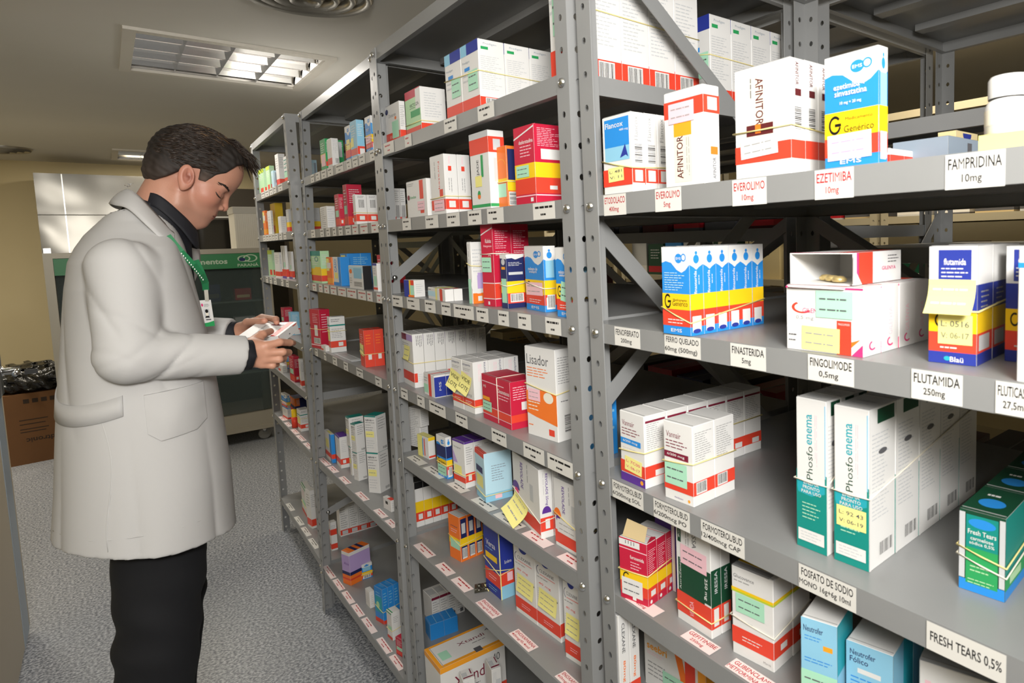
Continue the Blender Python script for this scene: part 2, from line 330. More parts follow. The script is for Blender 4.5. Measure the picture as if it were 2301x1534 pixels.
def unit(name, label, yl, yr, xf, xb, idx, m, leanl=(0, 0, 0), leanr=(0, 0, 0), braces=(), bolts=True, group='steel shelving units', face=-1, backbrace=True, hol=True):
    """yr < yl are the outer corner y's; xf is the side people face, xb the back"""
    t = empty(name, (xf, (yl+yr)/2, 0)); t0 = Vector(t.location)
    P = empty('tmp'); s = 1 if xb > xf else -1
    def fx(l, z): return xf+l[0]+l[1]*(z-1)
    kids = []
    kids.append(post(None, xf+leanl[0], yl, leanl[1], leanl[2], s, -1, m, holes=hol)); kids.append(post(None, xf+leanr[0], yr, leanr[1], leanr[2], s, 1, m, holes=hol))
    kids.append(post(None, xb, yl, 0, 0, -s, -1, m, holes=hol)); kids.append(post(None, xb, yr, 0, 0, -s, 1, m, holes=hol))
    for k in idx:
        z = ZB(k)+.016; xl = fx(leanl, z)+.002*s; xr = fx(leanr, z)+.002*s
        y1 = yl+leanl[2]*(z-1)-.003; y0 = yr+leanr[2]*(z-1)+.003
        o = deck(None, z, (xl, y1), (xr, y0), (xb-.002*s, yl-.003), (xb-.002*s, yr+.003), m, k); kids.append(o); SHELF[(name, label, k)] = o
        if bolts:
            kids.append(bolt(None, xl-.0035*s, y1-.015, ZB(k), 'x', -s)); kids.append(bolt(None, xr-.0035*s, y0+.015, ZB(k), 'x', -s))
    for (side, xa, za, xc, zc) in braces:
        y = yl-.004 if side == 'l' else yr+.004
        kids.append(strap(None, (xf+xa*s, y, za), (xf+xc*s, y, zc), m))
        if bolts: kids.append(bolt(None, xf+xa*s, y-.002, za, 'y', -1))
    if backbrace:
        for (za, zc) in ((1.49, .98), (.98, 1.49)): kids.append(strap(None, (xb-.004*s, yl-.02, za), (xb-.004*s, yr+.02, zc), m, n=(1, 0, 0)))
    for o in kids: o.parent = t; o.location = Vector(o.location)-t0
    bpy.data.objects.remove(P)
    tag(t, label, 'shelving unit', group); return t
LB_ = {}
XB = .582
lb = dict(l=('l', .02, 1.375, .56, 1.81))
U1 = unit('shelving_unit', 'nearest grey steel shelving unit at right with the blurred large cartons', .865, -.055, 0, XB, (0, 9, 13, 18, 22, 27, 36), STEEL, (.007, -.0135, -.011), (0, 0, 0), (('l', .02, 1.49, .56, .95), ('l', .02, 1.19, .56, 1.64)))
U2 = unit('shelving_unit', 'second grey steel shelving unit from the right, between the two wide double posts', 1.838, .8905, 0, XB, (0, 5, 9, 13, 18, 22, 27, 36), STEEL, (-.0015, -.0019, -.0013), (0, -.0066, -.0109), (('l', .02, 1.375, .56, 1.82), ('r', .0, 2.02, .56, 1.58)))
U3 = unit('shelving_unit', 'third grey steel shelving unit from the right, middle of the row', 2.820, 1.8525, 0, XB, (0, 5, 9, 13, 18, 27, 36), STEEL, (0, .0258, 0), (-.003, .0099, -.0025), (('l', .02, .40, .56, .60),))
U4 = unit('shelving_unit', 'farthest grey steel shelving unit of the row, beside the hands of the man', 3.800, 2.852, 0, XB, (0, 5, 9, 13, 18, 22, 27, 36), STEEL, (.0104, .0008, .002), (-.0124, -.003, .0056))
for i, (a, b) in enumerate(((.865, -.055), (1.81, .8905), (2.79, 1.865), (3.78, 2.86))):
    unit('shelving_unit', ['rear shelving unit back to back with the nearest one', 'rear shelving unit back to back with the second one', 'rear shelving unit back to back with the third one', 'rear shelving unit back to back with the farthest one'][i], a, b, 1.205, .62, (0, 5, 10, 15, 21, 28, 36) if i else (0, 6, 11, 16, 22, 29, 36), STEEL, bolts=False, group='rear shelving units', braces=(('l', .02, 1.50, .56, 1.0), ('l', .02, 1.0, .56, 1.50)))
for i, (a, b) in enumerate(((1.55, .60), (2.52, 1.57), (3.5, 2.54), (4.5, 3.55))):
    unit('shelving_unit', ['cream shelving unit beyond the far aisle, seen at the right edge', 'cream shelving unit beyond the far aisle, behind the blue and yellow cartons', 'cream shelving unit beyond the far aisle, behind the second unit', 'cream shelving unit beyond the far aisle, farthest one'][i], a, b, 2.05, 2.5, (0, 9, 15, 22, 29, 36), CREAMS, bolts=False, group='cream shelving units', backbrace=False, hol=i < 2)

# ------------------------------------------------------------------ price labels on the shelf edges
UN = {1: U1, 2: U2, 3: U3, 4: U4}
LABELS = [
(1,9,0.808,0.752,'ETODOLACO|400mg',0,1), (1,9,0.686,0.632,'EVEROLIMO|5mg',0,1), (1,9,0.54,0.486,'EVEROLIMO|10mg',0,1), (1,9,0.419,0.371,'EZETIMIBA|10mg',0,1),
(1,9,0.276,0.224,'FAMPRIDINA|10mg',0,0), (1,13,0.795,0.732,'FENOFIBRATO|200mg',0,0), (1,13,0.677,0.604,'FERRO QUELADO|60mg (500mg)',0,0), (1,13,0.55,0.492,'FINASTERIDA|5mg',0,0),
(1,13,0.431,0.372,'FINGOLIMODE|0,5mg',0,0), (1,13,0.308,0.258,'FLUTAMIDA|250mg',0,0), (1,13,0.229,0.19,'FLUTICASONA|27,5mcg',0,0), (1,18,0.82,0.741,'FORMOTEROL/BUD|6/200mcg SOL',0,0),
(1,18,0.716,0.637,'FORMOTEROL/BUD|6/200mcg PO',0,0), (1,18,0.614,0.534,'FORMOTEROL/BUD|12/400mcg CAP',0,0), (1,18,0.448,0.371,'FOSFATO DE SODIO|MONO 16g+6g 10ml',0,0), (1,18,0.291,0.216,'FRESH TEARS 0,5%',0,0),
(1,22,0.806,0.734,'|40mg',1,1), (1,22,0.671,0.61,'GEFITINIBE|250mg',1,1), (1,22,0.58,0.496,'GLIBENCLAMIDA|METFORMINA 5/500',1,1), (2,5,1.784,1.708,'',0,1),
(2,5,1.628,1.582,'',0,1), (2,5,1.384,1.318,'',0,0), (2,5,1.216,1.145,'',0,0), (2,9,1.683,1.623,'',0,0),
(2,9,1.527,1.449,'',0,0), (2,9,1.401,1.332,'',0,0), (2,9,1.29,1.226,'',0,0), (2,9,1.2,1.13,'',0,0),
(2,9,1.018,0.944,'',0,0), (2,13,1.8,1.72,'',0,0), (2,13,1.688,1.6,'',0,0), (2,13,1.565,1.498,'',0,0),
(2,13,1.463,1.41,'',0,0), (2,13,1.393,1.289,'',0,0), (2,13,1.276,1.22,'',0,0), (2,13,1.177,1.132,'',0,0),
(2,13,1.096,1.046,'',0,0), (2,13,0.995,0.943,'',0,0), (2,18,1.781,1.729,'',0,0), (2,18,1.661,1.609,'',0,0),
(2,18,1.579,1.477,'',0,0), (2,18,1.42,1.355,'',0,0), (2,18,1.237,1.171,'',0,0), (2,18,1.102,1.023,'',0,0),
(2,18,1.012,0.926,'',0,0), (2,22,1.787,1.69,'',1,0), (2,22,1.668,1.555,'',1,0), (2,22,1.511,1.427,'',1,0),
(2,22,1.376,1.283,'',1,0), (2,22,1.264,1.16,'',1,0), (2,22,1.138,1.051,'',1,1), (2,22,1.006,0.929,'',1,1),
(2,27,1.78,1.675,'',1,1), (2,27,1.625,1.547,'',1,1), (2,27,1.525,1.443,'',1,1), (2,27,1.384,1.295,'ENOXAPARINA|20mg/0,2ml',1,1),
(2,27,1.221,1.135,'ENOXAPARINA|40mg/0,4ml',1,1), (2,27,1.035,0.961,'ENOXAPARINA|60mg/0,6ml',1,1), (3,5,2.672,2.624,'',0,0), (3,5,2.59,2.532,'',0,0),
(3,5,2.507,2.44,'',0,0), (3,5,2.417,2.348,'',0,0), (3,5,2.309,2.22,'',0,0), (3,5,2.18,2.126,'',0,0),
(3,5,2.108,2.057,'',0,0), (3,5,2.039,1.983,'',0,0), (3,5,1.933,1.881,'',0,0), (3,9,2.71,2.648,'',0,0),
(3,9,2.569,2.518,'',0,0), (3,9,2.482,2.428,'',0,0), (3,9,2.393,2.348,'',0,0), (3,9,2.316,2.268,'',0,0),
(3,9,2.232,2.172,'',0,0), (3,9,2.153,2.092,'',0,1), (3,9,2.069,1.995,'',0,1), (3,9,1.958,1.893,'',0,1),
(3,13,2.732,2.67,'',0,1), (3,13,2.63,2.578,'',0,1), (3,13,2.553,2.486,'',0,1), (3,13,2.462,2.387,'',0,1),
(3,13,2.365,2.269,'',0,1), (3,13,2.253,2.15,'',0,1), (3,13,2.131,2.05,'',0,1), (3,13,2.036,1.985,'',0,1),
(3,13,1.944,1.897,'',0,1), (3,18,2.742,2.7,'',0,0), (3,18,2.608,2.576,'',0,0), (3,18,2.485,2.427,'',0,0),
(3,18,2.344,2.291,'',0,0), (3,18,2.196,2.125,'',0,0), (3,18,2.002,1.941,'',0,0), (3,27,2.8,2.678,'',1,1),
(3,27,2.665,2.571,'',1,1), (3,27,2.511,2.415,'',1,1), (3,27,2.309,2.21,'',1,1), (3,27,2.113,2.026,'',1,1),
(3,27,2.005,1.933,'',1,1), (3,36,2.82,2.687,'',1,1), (3,36,2.674,2.57,'',1,1), (3,36,2.552,2.444,'',1,1),
(3,36,2.433,2.332,'',1,1), (3,36,2.317,2.2,'',1,1), (3,36,2.159,2.054,'',1,1), (3,36,2.037,1.945,'',1,1),
(4,5,3.585,3.505,'',0,0), (4,5,3.472,3.366,'',0,0), (4,5,3.346,3.275,'',0,0), (4,5,3.246,3.189,'',0,0),
(4,5,3.124,3.027,'',0,0), (4,9,3.642,3.573,'',0,0), (4,9,3.55,3.484,'',0,0), (4,9,3.463,3.4,'',0,0),
(4,9,3.379,3.319,'',0,0), (4,9,3.299,3.241,'',0,0), (4,9,3.194,3.139,'',0,0), (4,9,3.094,3.042,'',0,0),
(4,13,3.662,3.605,'',0,0), (4,13,3.549,3.495,'',0,0), (4,13,3.432,3.371,'',0,0), (4,13,3.244,3.198,'',0,0),
(4,13,3.126,3.074,'',0,0), (4,27,3.657,3.55,'',1,1), (4,27,3.509,3.41,'',1,1), (4,27,3.352,3.242,'',1,1),
(4,27,3.224,3.104,'',1,1), (4,27,3.071,2.961,'',1,1), (4,36,3.662,3.538,'',1,0), (4,36,3.449,3.318,'',1,0),
(4,36,3.291,3.17,'',1,0), (4,36,3.137,3.01,'',1,0),
]
PAPER = mat('label_paper', '#d9d7d1', .5)
PAPERP = mat('label_paper_pinkish', '#efdedb', .5)
shelf_of = {}
for (n_, l_, k_), o in SHELF.items():
    for b_, u_ in UN.items():
        if o.parent == u_: shelf_of[(b_, k_)] = o
LEAN = {1: (.007, -.0135, 0, 0, .865, -.055), 2: (-.0015, -.0019, 0, -.0066, 1.838, .8905), 3: (0, .0258, -.003, .0099, 2.820, 1.8525), 4: (.0104, .0008, -.0124, -.003, 3.8, 2.852)}
def frontx(b, y, z):
    a, la, c, lc, yl, yr = LEAN[b]; xl = a+la*(z-1); xr = c+lc*(z-1); t = (y-yr)/(yl-yr); return xr+(xl-xr)*t
for (b, k, y0, y1, txt, dk, red) in LABELS:
    sh = shelf_of[(b, k)]; z = ZB(k)+.016; yl, yr = max(y0, y1), min(y0, y1); ym = (yl+yr)/2; x = frontx(b, ym, z)+.002
    par = sh; mb = MB(); pp = PAPERP if (red and dk) else PAPER; tc = 'dred' if red else 'black'
    off = Vector((0, 0, 0))
    if dk:
        dep = .024 if b < 3 else .020; O = Vector((x+.003, yl, z+.0006)); fa = Face(mb, O-off, (0, yr-yl, 0), (dep, 0, 0), (0, 0, 1))
    else:
        hh = .029 if k != 9 or b != 1 else .031; O = Vector((x-.0008, yl, z-.001-hh)); fa = Face(mb, O-off, (0, yr-yl, 0), (0, 0, hh), (-1, 0, 0))
    fa.R(0, 0, 1, 1, pp); ls = txt.split('|')
    if ls == ['']: fa.L(.10, .50, .95, .95, 1, tc, sd=int(y0*1000)); fa.L(.35, .10, .75, .5, 1, tc)
    elif len(ls) == 1: fa.X(.5, .5, .9, .4, ls[0], tc)
    else:
        if ls[0]: fa.X(.5, .72, .9, .32, ls[0], tc)
        fa.X(.46, .27, min(.9, .085*len(ls[1])), .3, ls[1], tc)
    o = mb.build('price_label', par)
# ------------------------------------------------------------------ cartons: artwork
def fine(f, c='lgrey'): f.L(.12, .1, .88, .9, 10, c)
def ems(F, S, T, b=.20, y=.42, logo=True):
    F.R(0, 0, 1, 1, 'blue'); F.poly([(0, 1), (0, .82), (.15, .84), (.35, .82), (.55, .74), (.72, .71), (.86, .74), (1, .80), (1, 1)], 'white')
    F.E(.62, .87, .13, .055, 'blue'); F.E(.80, .88, .09, .045, 'blue'); F.E(.80, .88, .06, .03, 'white'); F.X(.62, .87, .18, .03, 'EMS', 'white')
    F.R(0, b, 1, y, 'yel'); F.R(0, .10, 1, b, 'red')
    F.ring(.2, (b+y)/2, .12, .085, .3, 'black', 40, 345); F.R(.2, (b+y)/2-.015, .32, (b+y)/2+.012, 'black')
    F.X(.65, y-.07, .5, .028, 'Medicamento', 'black', 0, 0); F.X(.65, b+.07, .55, .06, 'Genérico', 'black', 0, 0)
    F.X(.5, .05, .4, .04, 'EMS', 'white'); F.L(.2, .12, .85, .19, 2, 'white')
    S.R(0, 0, 1, 1, 'blue'); S.poly([(0, 1), (0, .80), (.3, .77), (.5, .74), (.7, .77), (1, .80), (1, 1)], 'white'); S.E(.5, .86, .22, .05, 'blue'); S.E(.5, .93, .1, .02, 'blue')
    S.R(0, b, 1, y, 'yel'); S.R(0, .1, 1, b, 'red'); S.R(.12, .04, .8, .22, 'white')
    T.R(0, 0, 1, 1, 'white')
def banded(F, S, T, c='red', a=.1, b=.26, sq=True):
    F.R(0, a, 1, b, c); S.R(0, a, 1, b, c)
    if sq: S.R(.3, a+(b-a)*.15, .75, b-(b-a)*.15, 'white')
    F.L(.25, a+(b-a)*.3, .75, b-(b-a)*.3, 3, 'white'); S.L(.1, b+.08, .9, .9, 12, 'grey')
def gen_small(F, S, T, base, c1, c2=None, top=None):
    for q in (F, S): q.R(0, 0, 1, 1, base); q.R(0, .06, 1, .24, c1)
    if c2: F.R(0, .24, 1, .45, c2); S.R(0, .24, 1, .45, c2)
    if top: T.R(0, 0, 1, 1, top)
    F.L(.15, .55, .85, .9, 5, 'white' if base not in ('white', 'ivory') else 'grey'); S.L(.15, .55, .85, .9, 7, 'white' if base not in ('white', 'ivory') else 'grey')
def A_flancox(F, S, T):
    F.R(.08, .42, .92, .96, 'blue'); F.R(.08, .42, .92, .60, 'sky'); F.poly([(.60, .45), (.78, .62), (.88, .45), (.80, .48)], 'dblue'); F.X(.42, .88, .62, .07, 'Flancox', 'white'); F.X(.75, .80, .3, .035, '400 mg', 'white')
    F.R(0, .10, 1, .32, 'red'); S.R(0, .12, 1, .30, 'red'); S.R(.2, .14, .8, .28, 'white'); S.X(.35, .8, .3, .3, 'Flancox', 'grey', 90, 0); S.B(.15, .36, .85, .62, True, 13)
def A_afin1(F, S, T):
    F.R(0, .72, 1, .90, 'red'); S.R(0, .72, 1, .90, 'red'); S.R(.25, .75, .85, .88, 'lgrey'); F.R(.25, .04, .7, .58, 'beige'); F.R(.25, .52, .7, .70, 'amber'); F.X(.40, .3, .45, .16, 'AFINITOR', 'brown', 90); F.L(.55, .08, .66, .5, 2, 'grey', True)
    S.R(.4, .30, .85, .38, 'orange'); S.R(.45, .04, .8, .29, 'lgrey'); S.X(.62, .16, .22, .2, 'AFINITOR', 'dgrey', 90)
def A_afin2(F, S, T):
    F.R(0, .14, 1, .30, 'red'); S.R(0, .14, 1, .30, 'red'); F.R(.22, .36, .70, .95, 'beige'); F.X(.46, .68, .42, .14, 'AFINITOR', 'brown', -90); F.R(.22, .38, .70, .48, 'brown'); F.R(.38, .40, .48, .48, 'orange'); F.L(.28, .6, .34, .9, 1, 'dgrey', True)
    S.X(.45, .87, .2, .25, 'AFINITOR', 'brown', -90); S.R(.3, .68, .75, .74, 'brown'); S.B(.2, .38, .8, .6, True, 14)
def A_generic1(F, S, T):
    ems(F, S, T, .27, .50); F.X(.48, .72, .6, .05, 'ezetimiba +', 'white'); F.X(.5, .66, .6, .05, 'sinvastatina', 'white'); F.X(.5, .57, .4, .035, '10 mg + 20 mg', 'white'); S.R(.1, .5, .9, .78, 'sky'); S.R(.1, .05, .9, .28, 'lgrey')
def A_redrow(F, S, T):
    for q in (F, S): q.R(0, 0, 1, .8, 'red'); q.R(.35, 0, .6, .6, 'lgrey')
def A_greybox(F, S, T):
    for q in (F, S): q.R(0, 0, 1, 1, 'steel')
    S.L(.2, .1, .6, .6, 5, 'dgrey', True); S.R(.5, .65, .62, .9, 'dgrey'); T.R(0, 0, 1, 1, 'steel')
def A_creambox(F, S, T):
    for q in (F, S, T): q.R(0, 0, 1, 1, 'cream')
    S.E(.5, .97, .2, .14, 'dblue', 12, 180, 360)
def A_ema(F, S, T):
    ems(F, S, T, .29, .47); F.L(.1, .5, .85, .72, 8, 'pale'); S.X(.4, .60, .26, .2, 'finasterida', 'white', 90); S.L(.6, .5, .75, .68, 1, 'white', True); T.L(.1, .1, .9, .9, 3, 'blue'); S.E(.45, .05, .3, .025, 'dblue')
def A_ema2(F, S, T):
    ems(F, S, T, .26, .48); F.X(.45, .65, .5, .05, 'maleato de', 'white'); F.X(.45, .60, .4, .05, 'enalapril', 'white'); S.R(.15, .52, .85, .78, 'sky'); S.B(.2, .04, .85, .26, False, 12)
def A_emasmall(F, S, T):
    ems(F, S, T, .3, .45); F.R(0, .5, 1, .78, 'navy'); S.R(0, .5, 1, .78, 'navy'); S.B(.3, .05, .9, .28)
def A_emanote(F, S, T): ems(F, S, T, .30, .5); F.R(0, .08, 1, .3, 'red')
def A_gilenya(F, S, T):
    F.R(0, .955, 1, .985, 'hot'); F.ring(.22, .66, .14, .09, .28, 'red', 120, 330, 14); F.X(.38, .62, .30, .07, 'GILENYA', 'hot', 0, 0); F.X(.26, .5, .24, .07, '0,5 mg', 'grey', 0, 0); F.R(.68, 0, .86, .5, 'red'); F.X(.77, .45, .14, .03, 'FINGOLIMODE', 'white', 0, 0)
    F.poly([(.86, 0), (1, 0), (1, .18)], 'hot'); F.poly([(.86, .12), (.97, .25), (.86, .2)], 'orange'); F.L(.04, .2, .22, .27, 1, 'dgrey'); F.L(.04, .12, .2, .18, 1, 'dgrey')
    S.X(.5, .45, .42, .22, 'GILENYA', 'pink', 90, 0); S.ring(.5, .14, .2, .07, .35, 'hot', 100, 320, 10); T.R(.55, 0, .8, 1, 'red'); T.R(0, 0, 1, .03, 'hot')
def A_flutamida(F, S, T):
    for q in (F, S): q.R(0, 0, 1, 1, 'white'); q.R(0, .45, 1, .68, 'dblue'); q.R(0, .26, 1, .46, 'yel'); q.R(0, .10, 1, .27, 'red'); q.R(0, 0, 1, .10, 'dblue')
    F.R(.2, .70, .88, .97, 'dblue'); F.X(.54, .87, .46, .055, 'flutamida', 'white'); F.L(.26, .73, .84, .83, 3, 'white'); F.ring(.25, .37, .12, .06, .3, 'black', 60, 330, 14); F.X(.6, .04, .28, .045, 'Blaü', 'white'); F.E(.4, .045, .07, .02, 'aqua', 10); F.L(.25, .12, .85, .16, 1, 'white')
    S.R(.1, .12, .8, .25, 'lgrey'); S.L(.2, .47, .8, .64, 4, 'grey'); F.X(.66, .36, .45, .07, 'Genérico', 'black', 0, 0)
def A_flutamida2(F, S, T): A_flutamida(F, S, T)
def A_whitebig(F, S, T): F.R(.0, .86, .3, .9, 'blue'); F.L(.1, .1, .8, .8, 7, 'lgrey')
def A_vannair(F, S, T, c, foot):
    F.X(.35, .84, .5, .075, 'Vannair', 'wine', 0, 0); F.L(.08, .66, .85, .78, 3, 'wine'); F.R(.02, .54, .85, .62, c); F.X(.42, .58, .6, .04, '6/200 mcg', 'white'); F.R(0, .13, 1, .30, 'red'); S.R(0, .13, 1, .30, 'red'); F.L(.1, .44, .7, .5, 2, 'lgrey')
    S.L(.1, .52, .92, .92, 14, 'grey'); S.R(.05, .9, .95, .93, 'wine') if foot else None
    if foot: F.R(0, 0, 1, .12, 'purple'); F.E(.86, .06, .06, .03, 'amber')
    else: F.E(.85, .05, .04, .02, 'amber'); F.X(.5, .05, .3, .02, 'AstraZeneca', 'purple', 0, 0)
    S.B(.12, .14, .62, .29, False, 11) if not foot else S.R(.45, .14, .85, .22, 'white')
def A_vannair1(F, S, T): A_vannair(F, S, T, 'blue', True)
def A_vannair2(F, S, T): A_vannair(F, S, T, 'wine', False)
def A_bluebox(F, S, T):
    for q in (F, S, T): q.R(0, 0, 1, 1, 'blue')
    S.L(.2, .2, .8, .8, 5, 'sky')
def A_phos(F, S, T):
    F.R(0, 0, 1, .52, 'teal'); F.poly([(.03, .40), (.06, .37), (.5, .36), (.94, .40), (.94, .50), (.03, .50)], 'aqua'); F.R(.03, .46, .94, .97, 'white'); F.R(.94, .5, .97, .97, 'sky')
    F.X(.45, .58, .22, .2, 'Phosfo', 'dgreen', 90, 0); F.X(.45, .80, .2, .18, 'enema', 'aqua', 90, .01); F.L(.62, .55, .72, .9, 2, 'pink', True)
    F.X(.5, .445, .5, .022, 'ENEMA', 'white'); F.X(.5, .415, .55, .022, 'PRONTO', 'white'); F.X(.5, .385, .65, .022, 'PARA USO', 'white'); F.L(.2, .2, .8, .32, 5, 'mint'); F.R(.06, .05, .92, .13, 'white'); F.L(.15, .06, .85, .12, 3, 'lgrey')
    S.R(.3, .90, .95, .99, 'dgreen'); S.L(.1, .3, .85, .85, 22, 'lgrey'); S.E(.5, .72, .16, .018, 'dgrey'); S.B(.35, .05, .9, .15, False, 12); S.R(0, 0, .06, 1, 'white'); T.L(.2, .3, .8, .7, 2, 'lgrey')
def A_fresh(F, S, T):
    F.R(0, 0, 1, 1, 'dgreen'); F.R(0, 0, 1, .14, 'blue'); F.R(.15, .10, .85, .55, 'green'); F.R(.15, .55, .85, .95, 'teal'); F.E(.5, .86, .3, .06, 'blue'); F.X(.5, .745, .62, .06, 'Fresh Tears', 'white'); F.X(.5, .67, .5, .045, 'carmelose', 'white'); F.X(.5, .61, .55, .045, 'sódica 0,5%', 'white'); F.R(0, .15, .13, .97, 'lgrey'); F.R(.88, .15, 1, .97, 'lgrey'); F.L(.25, .25, .75, .35, 2, 'lgreen'); F.L(.2, .1, .8, .18, 2, 'lgreen')
    S.R(0, 0, 1, 1, 'teal'); S.R(0, 0, 1, .3, 'green'); S.R(0, 0, 1, .12, 'blue'); S.R(.2, .15, .7, .25, 'lgreen'); T.R(0, 0, 1, 1, 'dgreen'); T.E(.5, .4, .3, .16, 'blue'); T.L(.25, .6, .75, .8, 1, 'white')
def A_furo(F, S, T):
    for q in (F, S): q.R(0, 0, 1, 1, 'crim'); q.R(0, .28, 1, .47, 'yel'); q.R(0, .12, 1, .29, 'red')
    F.X(.64, .72, .5, .06, 'furosemida', 'white'); F.L(.4, .52, .8, .66, 3, 'pink'); F.R(0, .88, .75, .98, 'white'); F.L(.2, .9, .6, .97, 4, 'dgrey', True); F.R(0, .83, 1, .845, 'pink'); F.ring(.24, .38, .12, .07, .3, 'black', 40, 330, 14); S.R(.3, .14, .8, .23, 'white'); S.L(.12, .52, .9, .9, 12, 'pink'); F.R(.45, .03, .58, .09, 'white'); S.E(.3, .06, .12, .03, 'white', 10)
def A_purpleside(F, S, T): F.R(0, 0, 1, 1, 'purple'); F.R(.85, 0, 1, 1, 'white'); S.R(0, .0, .5, 1, 'purple')
def A_iressa(F, S, T):
    F.R(0, .08, 1, .28, 'red'); S.R(0, .08, 1, .28, 'red'); S.R(.25, .10, .75, .26, 'white'); F.R(.06, .28, .82, .60, 'dgreen'); F.R(.82, .3, 1, .60, 'dgreen'); F.X(.86, .43, .2, .1, '250 mg', 'white', -90); F.X(.12, .45, .3, .05, 'AstraZeneca', 'white', 90, 0)
    F.R(.06, .75, .16, 1, 'dgreen'); F.X(.11, .88, .18, .06, '250 mg', 'white', -90); F.X(.55, .86, .22, .12, 'IRESSA', 'dgrey', -90, 0); F.L(.28, .64, .42, .97, 2, 'grey', True); S.R(0, .28, 1, .62, 'dgreen'); S.X(.5, .5, .2, .3, 'IRESSA', 'lgrey', 90); F.X(.45, .17, .14, .12, 'VENDA', 'pink', 90, 0)
def A_gluco(F, S, T):
    F.X(.3, .90, .5, .04, 'Glucovance', 'dgrey', 0, 0); F.L(.06, .83, .7, .87, 1, 'grey'); F.R(0, .735, 1, .765, 'yel'); F.R(0, .715, 1, .735, 'lime'); S.R(0, .735, 1, .765, 'yel'); S.R(0, .715, 1, .735, 'lime')
    F.R(0, .13, 1, .32, 'red'); S.R(0, .13, 1, .32, 'red'); S.R(.35, .18, .7, .25, 'white'); F.L(.25, .18, .75, .25, 2, 'white'); F.L(.1, .38, .8, .44, 1, 'lgrey'); T.R(0, .35, 1, .45, 'yel'); T.R(0, 0, .9, .3, 'grey'); F.L(.3, .5, .7, .55, 1, 'lgrey'); F.X(.85, .06, .18, .025, 'Merck', 'grey', 0, 0)
def A_neutro(F, S, T):
    F.R(0, 0, 1, 1, 'sky'); S.R(0, 0, 1, 1, 'sky'); S.R(0, .5, 1, 1, 'aqua'); F.X(.34, .90, .55, .06, 'Neutrofer', 'navy', 0, .01); F.L(.1, .78, .6, .84, 2, 'blue'); F.R(.62, .72, .88, .77, 'amber'); F.R(0, .22, 1, .48, 'mint'); F.R(0, 0, 1, .2, 'red'); S.R(0, 0, 1, .2, 'red'); F.L(.1, .56, .9, .62, 2, 'blue')
def A_neutro2(F, S, T):
    F.R(0, 0, 1, 1, 'sky'); S.R(0, 0, 1, 1, 'aqua'); F.X(.36, .88, .55, .07, 'Neutrofer', 'navy', 0, .01); F.X(.28, .79, .4, .07, 'Fólico', 'navy', 0, .01); F.R(.25, .64, .75, .70, 'white'); F.L(.1, .4, .9, .6, 4, 'blue'); S.R(0, 0, .5, 1, 'sky')
def A_pinkstripe(F, S, T):
    F.R(.08, .1, .16, .8, 'pink'); F.R(.25, .1, .42, .8, 'pink'); F.R(.46, 0, .6, .8, 'lgrey'); F.L(.7, .1, .95, .8, 5, 'lgrey'); T.R(0, 0, 1, 1, 'lgrey')
def A_seebri(F, S, T):
    F.X(.22, .8, .34, .14, 'seebri', 'amber', 0, .02); F.L(.05, .62, .35, .7, 2, 'pink'); F.L(.06, .2, .42, .52, 4, 'grey'); F.poly([(.5, 1), (.6, .5), (.62, 0), (.72, 0), (.7, .5), (.62, 1)], 'orange'); F.R(.68, 0, .84, 1, 'red'); F.R(.84, 0, .88, 1, 'white'); F.R(.88, 0, 1, 1, 'amber'); S.R(0, 0, 1, 1, 'amber')
def A_clexback(F, S, T): S.R(0, 0, 1, .4, 'red'); S.X(.45, .8, .25, .3, 'CLEXANE', 'dgrey', -90); S.X(.45, .52, .18, .3, '80mg', 'orange', -90)
def A_circle(F, S, T): banded(F, S, T, 'red', .08, .28, False); F.R(.45, .12, .9, .55, 'mint'); F.E(.12, .85, .1, .07, 'navy'); F.X(.5, .72, .5, .09, 'Donaren', 'grey', 0, 0); F.E(.72, .62, .06, .04, 'orange')
def A_victoza(F, S, T):
    F.R(0, .18, 1, 1, 'lgreen'); F.R(0, .82, 1, 1, 'crim'); F.R(.7, .55, 1, .98, 'white'); F.X(.6, .66, .6, .07, 'VICTOZA', 'dgreen'); F.L(.3, .58, .9, .62, 1, 'dgrey'); F.R(.35, .4, .95, .54, 'green'); F.R(0, .08, 1, .18, 'red'); S.R(0, .09, 1, .22, 'red'); S.L(.15, .35, .9, .9, 10, 'lgrey'); S.R(.55, .06, .85, .15, 'white')
def A_prodigen(F, S, T):
    F.R(.0, .84, .35, 1, 'sky'); F.R(.35, .84, 1, 1, 'dblue'); F.R(0, .04, 1, .22, 'red'); F.X(.3, .74, .4, .04, 'Prodigen', 'steel', 0, 0); F.R(.2, .62, .5, .67, 'blue'); F.L(.1, .45, .9, .6, 2, 'lgrey')
    S.X(.45, .94, .5, .035, 'Prodigen', 'steel', 0, 0); S.R(.1, .86, .38, .90, 'green'); S.L(.08, .3, .9, .78, 17, 'lgrey'); S.R(0, .04, 1, .20, 'red'); S.B(.2, .05, .75, .19, False, 12)
def A_barsmall(F, S, T): S.R(0, .05, 1, .2, 'red'); S.B(.15, .12, .85, .55); S.L(.1, .6, .9, .95, 6, 'grey')
def A_redstripe(F, S, T): F.R(.66, .1, .84, .98, 'red'); F.R(.66, .42, .84, .48, 'white'); F.X(.3, .56, .35, .08, 'Osteoban', 'green', 0, 0); F.L(.05, .85, .4, .95, 2, 'grey'); F.E(.1, .56, .06, .07, 'wine')
